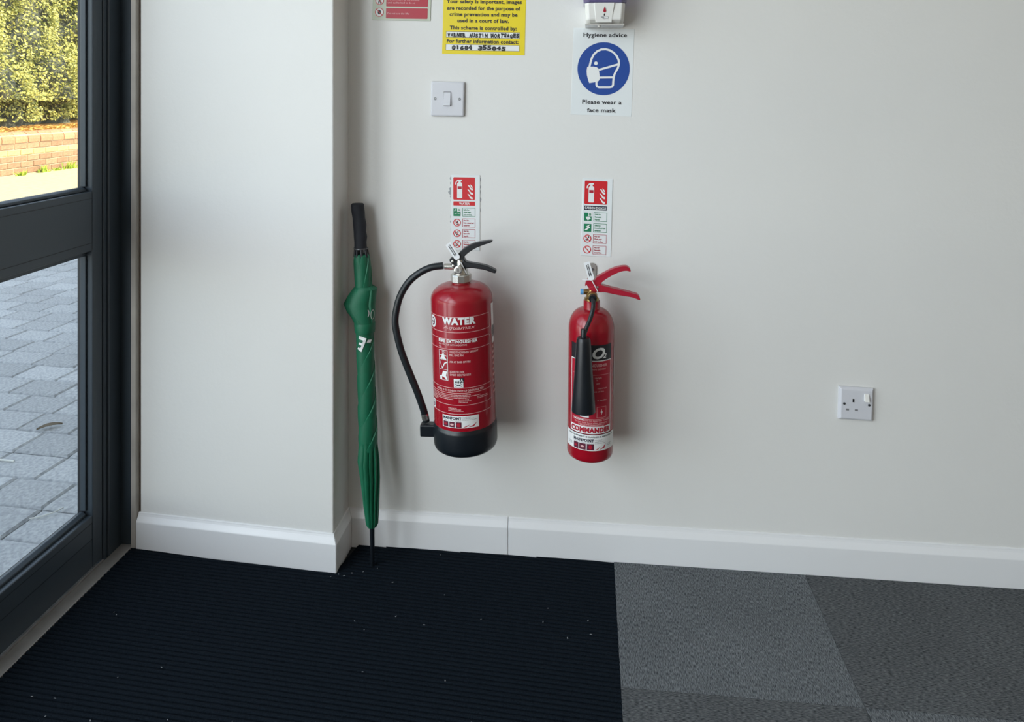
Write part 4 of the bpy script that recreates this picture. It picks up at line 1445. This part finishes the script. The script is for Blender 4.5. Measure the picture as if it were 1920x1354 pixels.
# ------------------------------------------------------------------ carbon dioxide extinguisher
def bracket(name, x, y0, z, label):
    """wall hook: a round-topped plate with a horn that reaches out to the neck"""
    pts = [(-.0105, -.045), (.0105, -.045), (.0115, 0)] + [(.0115 * math.cos(R(a)), .0115 * math.sin(R(a))) for a in range(15, 180, 15)] + [(-.0115, 0)]
    o = MB().prism_xz(pts, -.003, 0).build(name, M['bracket'], None, loc=(x, WY, z))
    bevel(o, 0.001, 2)
    MB().tube([(0, -.003, -.004), (0, -.0055, -.004)], .0035, 16).build('screw', M['screw'], o, 40)
    MB().box(-.006, .006, y0 + .012, -.003, -.043, -.036).build('hook_arm', M['bracket'], o)
    tag(o, label, 'bracket')
bracket('wall_bracket', 0.0105, -0.072, 0.7100, 'grey metal wall hook showing behind the red levers of the smaller extinguisher')
bracket('wall_bracket', -0.3080, -0.084, 0.6890, 'grey metal wall hook tucked behind the metal collar nut of the larger extinguisher')

def co2_extinguisher():
    zb = 0.2985
    t = empty('carbon_dioxide_fire_extinguisher', (0.0048, -0.078, zb), (0, R(0.7), 0))
    tag(t, 'smaller red carbon dioxide fire extinguisher with black discharge horn and red levers', 'extinguisher')
    r = 0.0530
    prof = [(r - .012, 0.0), (r - .006, .0012), (r - .0022, .004), (r - .0005, .008), (r, .013), (r, .292)]
    for i in range(1, 15):
        a = math.pi / 2 * i / 14
        prof.append((0.0195 + (r - 0.0195) * math.cos(a) ** 0.95, .292 + .046 * math.sin(a)))
    prof += [(0.0190, .343), (0.0190, .3565), (0.0165, .3580)]
    MB().lathe(prof, 64).build('cylinder', M['red'], t, 50)
    MB().lathe([(.0160, .356), (.0172, .357), (.0172, .3615), (.0140, .363)], 32).build('neck_ring', M['brass'], t, 40)
    MB().lathe([(.0130, .3615), (.0130, .370), (.0105, .376), (.0080, .379), (.0080, .392)], 28).build('valve_body', M['brass'], t, 40)
    b = MB().tube([(-.004, 0, .3755), (-.019, 0, .3755)], .0072, 6).build('side_outlet', M['brass'], t)
    bevel(b, .0008, 2)
    MB().tube([(-.0192, 0, .3755), (-.0255, 0, .3755), (-.0262, 0, .3755)], [.0068, .0068, .006], 16).build('outlet_cap', M['bluecap'], t, 40)
    MB().tube([(.0020, -.010, .3700), (.0020, -.027, .3700), (.0020, -.028, .3700)], [.0108, .0108, .0098], 28).build('front_outlet', M['brass'], t, 40)
    MB().tube([(.0020, -.0278, .3700), (.0020, -.036, .3690)], .0088, 20).build('swivel_joint', M['rubber'], t, 40)
    def Q(pts):
        return [((1030 + x / 6.77 - 1110.0) * .001235, .3545 - (480 + y / 6.77 - 564) * .001235) for x, y in pts]
    up = [(472, 352), (462, 370), (455, 355), (480, 295), (520, 300), (575, 292), (590, 270), (610, 248), (700, 195), (800, 140), (880, 112), (965, 100), (1005, 118), (1025, 150), (1018, 165), (975, 158), (900, 172), (800, 220), (715, 275), (668, 315), (655, 335), (662, 352), (620, 372), (560, 380), (500, 386)]
    lo = [(500, 395), (560, 372), (630, 352), (668, 352), (800, 382), (940, 412), (1060, 440), (1125, 462), (1150, 515), (1125, 515), (1050, 490), (930, 475), (800, 455), (700, 438), (640, 442), (560, 432), (520, 420)]
    o = MB().prism_xz(smooth2(Q(up)), -.0085, .0085).build('squeeze_lever', M['redp'], t)
    bevel(o, 0.0022, 2, 60); auto_smooth(o, 50)
    o = MB().prism_xz(smooth2(Q(lo)), -.0095, .0095).build('carry_handle', M['redp'], t)
    bevel(o, 0.0022, 2, 60); auto_smooth(o, 50)
    (a, c), = Q([(612, 372)])
    MB().tube([(a, -.009, c), (a, -.0115, c)], .0024, 14).build('rivet', M['steel'], t, 40)
    # swivel tube and horn in front of the cylinder
    hz0, hz1 = .5955 - zb, .4330 - zb
    hx0, hx1 = -.0092 - .0048 - .0035, -.0092 - .0048 - .0018
    HY = -.0835
    pts = [(.0020, -.034, .3690), (.0035, -.047, .3640), (.0020, -.056, .350), (-.0035, -.064, .332), (-.0100, -.071, .318), (-.0148, -.077, .306), (hx0, HY, hz0 + .004)]
    MB().tube(spline(pts, 5), .0048, 14).build('swivel_tube', M['rubber'], t, 60)
    MB().lathe([(.0062, hz0 - .001), (.0062, hz0 + .016), (.0050, hz0 + .0185)], 20, (hx0, HY)).build('horn_sleeve', M['blackp'], t, 40)
    # the cone, open below
    n = 40
    prof = [(.0050, 0.0), (.0130, .0005), (.0152, .0045), (.0160, .010), (.0195, .070), (.0235, .125), (.0265, .1665), (.0265, .1700), (.0250, .1700), (.0150, .060), (.0, .03)]
    v, f = [], []
    for rr_, d in prof:
        k = d / .17
        d = k * (hz0 - hz1)
        for i in range(n):
            a = 2 * math.pi * i / n
            v.append((hx0 + (hx1 - hx0) * k + rr_ * math.cos(a), HY + 0.0 * k + rr_ * math.sin(a), hz0 - d))
    for j in range(len(prof) - 1):
        for i in range(n):
            f.append((j * n + i, (j + 1) * n + i, (j + 1) * n + (i + 1) % n, j * n + (i + 1) % n))
    o = mesh_obj('discharge_horn', v, f, M['blackp'], t)
    auto_smooth(o, 45)
    # seal
    seal_tag(t, None, (-.0005, -.0125, .4060), R(-17), [(-.0225, -.012, .4055), (-.009, -.0125, .4062), (-.001, -.013, .4068), (.007, -.0128, .393), (.0135, -.012, .380)])
    # label
    P = Print(t, r)
    A = lambda deg: R(deg) * r
    Z = lambda z: z - zb
    a0, a1 = A(-56), A(57.5)
    P.rect('label_ground', 'pwhite', a0, Z(.3680), a1, Z(.5375), 0.0003)
    P.rect('label_top', 'pblack', a0, Z(.5335), a1, Z(.5680), 0.0006)
    P.rect('label_red_panel', 'pdkred', a0 + .0022, Z(.3845), a1 - .0022, Z(.5312), 0.0006)
    P.text('lettering', 'pwhite', 'C', A(-34), Z(.5395), .0235, width=.020, bold=0.05, shear=0.3, h=0.0010)
    P.text('lettering', 'pwhite', 'O', A(3.0), Z(.5385), .0225, u1=A(35.5), bold=0.035, shear=0.3, h=0.0010)
    P.text('lettering', 'pwhite', '2', A(28), Z(.5385), .0100, u1=A(40), bold=0.03, shear=0.3, h=0.0011)
    P.text('lettering', 'ppink', 'EXTINGUISHER', A(42), Z(.5195), .0058, width=.0560, align='R', bold=0.02, h=0.0010)
    P.text('lettering', 'ppink', 'CARBON DIOXIDE', A(38), Z(.5120), .0034, width=.0440, align='R', bold=0.015, h=0.0010)
    P.stroke('label_line', 'ppink', [(A(-48), Z(.501)), (A(52), Z(.501)), (A(52), Z(.401)), (A(-48), Z(.401))], .0007, 0.0010)
    for s_, z, ang, w in (('upright', .4930, 27, .0160), ('d', .4875, 16, .0026), ('pin', .4805, 22, .0075), ('rs and aim', .4690, 42, .0235), ('at base of fire', .4620, 33, .034), ('in handles', .4420, 41, .0230)):
        P.text('lettering', 'ppink', s_, A(ang), Z(z), .0034, width=w, align='R', bold=0.012, h=0.0010)
    P.frame('symbol_frame', 'ppink', A(15.5), Z(.4045), A(40), Z(.4285), .0007, 0.0010)
    P.poly('lightning_symbol', 'pwhite', [(A(28.5), Z(.4245)), (A(24.5), Z(.4160)), (A(27.5), Z(.4165)), (A(27), Z(.4090)), (A(30.5), Z(.4185)), (A(28), Z(.4178))], 0.0011)
    P.rect('class_symbol', 'pwhite', A(-26), Z(.4045), A(-4), Z(.4280), 0.0010)
    P.text('lettering', 'pwhite', 'CAUTION:', A(-44), Z(.3965), .0036, u1=A(-15), bold=0.03, h=0.0010)
    P.text('lettering', 'ppink', 'Do not keep near heaters', A(-13.5), Z(.3965), .0034, u1=A(50), bold=0.012, h=0.0010)
    P.text('lettering', 'ppink', 'Do not hold horn when operating', A(-40), Z(.3912), .0034, u1=A(44), bold=0.012, h=0.0010)
    P.microline('small_print', 'ppink', A(-30), A(38), Z(.3882), .0013, 0.0010)
    P.microline('small_print', 'ppink', A(-26), A(34), Z(.3858), .0012, 0.0010)
    P.text('maker_lettering', 'pdkred', 'COMMANDER', A(-52), Z(.3715), .0098, u1=A(54), bold=0.06, h=0.0010)
    # service sticker round the foot
    b0, b1 = A(-74), A(76)
    P.rect('sticker', 'pwhite', b0, Z(.3300), b1, Z(.3660), 0.0009)
    P.stroke('sticker_line', 'pnavy', [(A(-58), Z(.3665)), (A(60), Z(.3665))], .0009, 0.0013)
    P.text('sticker_lettering', 'pblack', 'THIS EQUIPMENT IS SUPPLIED & SERVICED BY', A(-62), Z(.3598), .0030, u1=A(66), bold=0.02, h=0.0013)
    P.text('sticker_lettering', 'pnavy', 'MAINPOINT', A(-43), Z(.3503), .0056, u1=A(9), bold=0.05, h=0.0013)
    P.text('sticker_lettering', 'pgrey', 'FIRE & SECURITY', A(-43), Z(.3472), .0020, u1=A(9), h=0.0013)
    for i, (x0, x1) in enumerate(((-42.5, -29), (-27, -10.5), (-8, 9))):
        P.rect('sticker_picture', 'pplum', A(x0), Z(.3318), A(x1), Z(.3458), 0.0013)
        P.disc('sticker_picture_motif', 'ppink' if i == 1 else 'pdkred', A((x0 + x1) / 2), Z(.3388), .0040, .0022 if i < 2 else .0048, 0.0016, 12)
    for i, e_ in enumerate((30, 35, 38)):
        P.microline('sticker_small_print', 'pgrey', A(11), A(e_), Z(.3535 - i * .0036), .0010, 0.0013)
    P.poly('sticker_swoosh', 'pdkred', [(A(12), Z(.3318)), (A(19), Z(.3332)), (A(27), Z(.3402)), (A(20), Z(.3362))], 0.0013)
    P.poly('sticker_swoosh', 'pdkred', [(A(22), Z(.3322)), (A(36), Z(.3345)), (A(40), Z(.3450)), (A(33), Z(.3375))], 0.0013)
    P.microline('sticker_small_print', 'pgrey', A(-62), A(-48), Z(.3420), .0014, 0.0013)
    P.microline('sticker_small_print', 'pgrey', A(-60), A(-48), Z(.3385), .0014, 0.0013)
    P.microline('sticker_small_print', 'pgrey', A(44), A(58), Z(.3420), .0014, 0.0013)
    P.microline('sticker_small_print', 'pgrey', A(44), A(56), Z(.3385), .0014, 0.0013)
    P.rect('side_label', 'pwhite', A(79), Z(.440), A(102), Z(.555), 0.0006)
    P.build()
    # pen mark on the shoulder
    Pm = Print(t, 0.0455)
    Pm.text('pen_mark', 'pblack', '2', .0035, .3115, .0085, width=.0065, bold=-0.005, h=0.0003)
    Pm.build()
co2_extinguisher()

# ------------------------------------------------------------------ umbrella leaning in the corner
def umbrella():
    s, sz = 0.001285, 0.001280
    base = Vector((-0.5150, -0.0760, -0.0015))
    t = empty('golf_umbrella', base)
    tag(t, 'furled green golf umbrella with black grip leaning in the wall corner', 'umbrella')
    def cen(x, y):
        k = (1060 - y) / 675.0
        # the top leans back to the wall
        return Vector(((x - 702) * s * (1 + 0.035 * k), 0.050 * k, (1060 - y) * sz))
    def loft(name, m, secs, n=64, pleat=0.0, npl=8, twist=0.0, smooth=50, phase=0.0, cap=True, y0=1060):
        """secs: (y, xl, xr, depth factor, pleat amount)"""
        K = []
        for i in range(len(secs) - 1):
            a, b = secs[i], secs[i + 1]
            m_ = max(2, int(abs(b[0] - a[0]) / 5))
            for j in range(m_):
                q = j / m_
                q2 = q * q * (3 - 2 * q) * .5 + q * .5
                K.append(tuple(a[c] + (b[c] - a[c]) * q2 for c in range(5)))
        K.append(tuple(secs[-1]))
        v, f = [], []
        for (y, xl, xr, df, pl) in K:
            c = cen((xl + xr) / 2, y)
            rx = (xr - xl) / 2 * s
            for i in range(n):
                a0 = 2 * math.pi * (i + 0.5) / n
                w = (a0 * npl / (2 * math.pi)) % 1.0
                a = a0 + phase + 2 * math.pi * twist * (y0 - y) / 100.0   # twist: turns per hundred units of height
                fold = 1.0 - pl * (w ** 2.2)            # each panel overlaps the next with a sharp step
                v.append((c.x + rx * fold * math.cos(a), c.y + rx * df * fold * math.sin(a), c.z))
        m_ = len(K)
        for j in range(m_ - 1):
            for i in range(n):
                f.append((j * n + i, j * n + (i + 1) % n, (j + 1) * n + (i + 1) % n, (j + 1) * n + i))
        if cap:
            f.append(tuple(range(n - 1, -1, -1)))
            f.append(tuple(range((m_ - 1) * n, m_ * n)))
        o = mesh_obj(name, v, f, m, t)
        auto_smooth(o, smooth)
        return o
    # shaft and ferrule
    MB().tube([cen(701.5, 1059), cen(701.5, 1030), cen(700, 990), cen(699.5, 978)], [.0042, .0052, .0060, .0062], 16).build('ferrule', M['blackp'], t, 50)
    # wrapped canopy from the tip upwards
    loft('canopy', M['pleatg'], [(987, 691, 709, 1, .15), (982, 688.5, 711.5, 1, .30), (950, 683, 712.5, 1, .36), (900, 676, 713.5, 1, .36), (868, 670.5, 712, .95, .32), (835, 672.5, 708, .95, .25), (800, 671.5, 705, .95, .12)], 132, npl=11, twist=.04, smooth=35)
    loft('wrapped_canopy', M['pleatg'], [(846, 673, 707.5, .95, .30), (830, 671.5, 708.5, .96, .16), (785, 669.5, 706, .96, .13), (720, 667, 702, .96, .11), (640, 663, 697.5, .95, .08), (600, 662, 696, .95, .06)], 120, npl=3, twist=.62, smooth=35, y0=846, phase=.4)
    loft('upper_canopy', M['pleatg'], [(612, 662, 696, .9, .05), (560, 661, 694.5, .9, .09), (520, 658, 691.5, .9, .10), (492, 655.5, 689, .9, .12), (483, 656, 687, .9, .25), (480.5, 659, 684, .9, .28)], 96, npl=6, twist=.28, smooth=35)
    # loose flap that bulges out under the grip
    loft('loose_flap', M['pleatg'], [(541, 661.5, 695, .92, .03), (546, 656, 703, .80, .05), (560, 646, 702.5, .72, .12), (576, 637.5, 701, .66, .14), (590, 645, 700.5, .74, .12), (602, 655, 699.5, .86, .06), (614, 661, 698.5, .95, .04), (622, 663.5, 697.5, .95, .03)], 100, npl=5, twist=-.08, phase=.5, smooth=35)
    loft('tie_strap', M['pleatg'], [(609, 660, 699, 1, .02), (612, 659.5, 699.5, 1.0, .0), (624, 660.5, 699.5, 1.0, .0), (628, 661.5, 699, 1, .02)], 48, npl=3)
    # rib tips between canopy and grip
    for i in range(8):
        a = 2 * math.pi * (i + .4) / 8
        c0, c1 = cen(671.5, 486), cen(670, 469)
        r0, r1 = .0165, .0135
        MB().tube([c0 + Vector((r0 * math.cos(a), r0 * math.sin(a) * .9, 0)), c1 + Vector((r1 * math.cos(a), r1 * math.sin(a) * .9, 0))], .0036, 8).build('rib_tip', M['blackp'], t, 50)
    MB().tube([cen(671.5, 488), cen(669.5, 466)], .006, 14).build('shaft', M['screw'], t, 50)
    loft('grip_collar', M['screw'], [(471, 656.5, 683, 1, 0), (469, 656, 683, 1, 0)], 32)
    loft('grip', M['foam'], [(470, 657.3, 681.2, .95, .0), (458, 657, 680.5, .95, .0), (448, 656, 681.5, .95, 0), (438, 655.5, 679.5, .95, 0), (425, 654, 679.8, .95, 0), (412, 653, 677, .95, 0), (400, 650.5, 676, .95, 0), (392, 649.5, 674.8, .95, 0), (387, 649.3, 674.5, .95, 0), (384.5, 651, 673, .9, 0)], 40)
    # white lettering on the cloth
    P = Print(t, 0.0262, centre=lambda v: (cen(679.5, 1060 - v / sz).x, cen(679.5, 1060 - v / sz).y))
    V = lambda y: (1060 - y) * sz
    u = lambda x: .0262 * (math.asin(max(-1, min(1, (x - 679.5) / 21.0))) + 0.30)
    n = 26
    P.stroke('white_ring', 'pwhite', [(u(694.3) + .0058 * math.cos(2 * math.pi * i / n), V(592) + .0108 * math.sin(2 * math.pi * i / n)) for i in range(n)], .0013, 0.0006, True)
    P.stroke('white_ring', 'pwhite', [(u(683) + .0055 * math.cos(R(a)), V(588) + .0095 * math.sin(R(a))) for a in range(-65, 75, 14)], .0013, 0.0006)
    P.build()
    P = Print(t, 0.0226, centre=lambda v: (cen(681, 1060 - v / sz).x, cen(681, 1060 - v / sz).y))
    u = lambda x: .0226 * (math.asin(max(-1, min(1, (x - 681) / 18.0))) + 0.30)
    # an inverted letter E, a dash and the fragments beside them
    def Z(x, y): return (u(620 + x / 3.867), V(370 + y / 3.867))
    P.poly('white_lettering', 'pwhite', [Z(*p) for p in [(192, 1008), (246, 1026), (238, 1050), (210, 1122), (180, 1104), (188, 1090), (202, 1096), (210, 1076), (190, 1068), (194, 1054), (214, 1060), (222, 1040), (190, 1030)]], 0.0006)
    P.poly('white_lettering', 'pwhite', [Z(*p) for p in [(254, 1036), (282, 1040), (274, 1060), (247, 1056)]], 0.0006)
    P.poly('white_lettering', 'pwhite', [Z(*p) for p in [(268, 982), (282, 986), (278, 996), (266, 992)]], 0.0006)
    P.poly('white_lettering', 'pwhite', [Z(*p) for p in [(158, 990), (166, 994), (168, 1012), (160, 1006)]], 0.0006)
    P.poly('white_lettering', 'pwhite', [Z(*p) for p in [(154, 1040), (162, 1044), (164, 1076), (157, 1068)]], 0.0006)
    P.build()
umbrella()

# ------------------------------------------------------------------ lint on the mat
def lint():
    rr = random.Random(17)
    mb = MB()
    spots = [(-.60, -.10), (-.585, -.115), (-.57, -.12), (-.555, -.108), (-.53, -.10), (-.50, -.085), (-.36, -.02), (-.45, -.13)]
    for i in range(34):
        spots.append((rr.uniform(-1.05, 0.05), -0.12 - rr.random() ** 1.2 * 0.55))
    for x, y in spots:
        if x < -0.59 and y > -0.11: y = -0.125
        a = rr.uniform(0, 3.14)
        L, W = rr.uniform(.0010, .0026), rr.uniform(.0005, .0010)
        c, s = math.cos(a), math.sin(a)
        z = 0.0009
        mb.add([(x - c * L - s * W, y - s * L + c * W, z), (x + c * L - s * W, y + s * L + c * W, z), (x + c * L + s * W, y + s * L - c * W, z), (x - c * L + s * W, y - s * L - c * W, z), (x, y, z + .0012)],
               [(0, 1, 4), (1, 2, 4), (2, 3, 4), (3, 0, 4), (0, 3, 2, 1)])
    o = mb.build('lint', M['lint'])
    tag(o, 'pale specks of lint scattered over the black entrance mat', 'lint', kind='stuff')
lint()
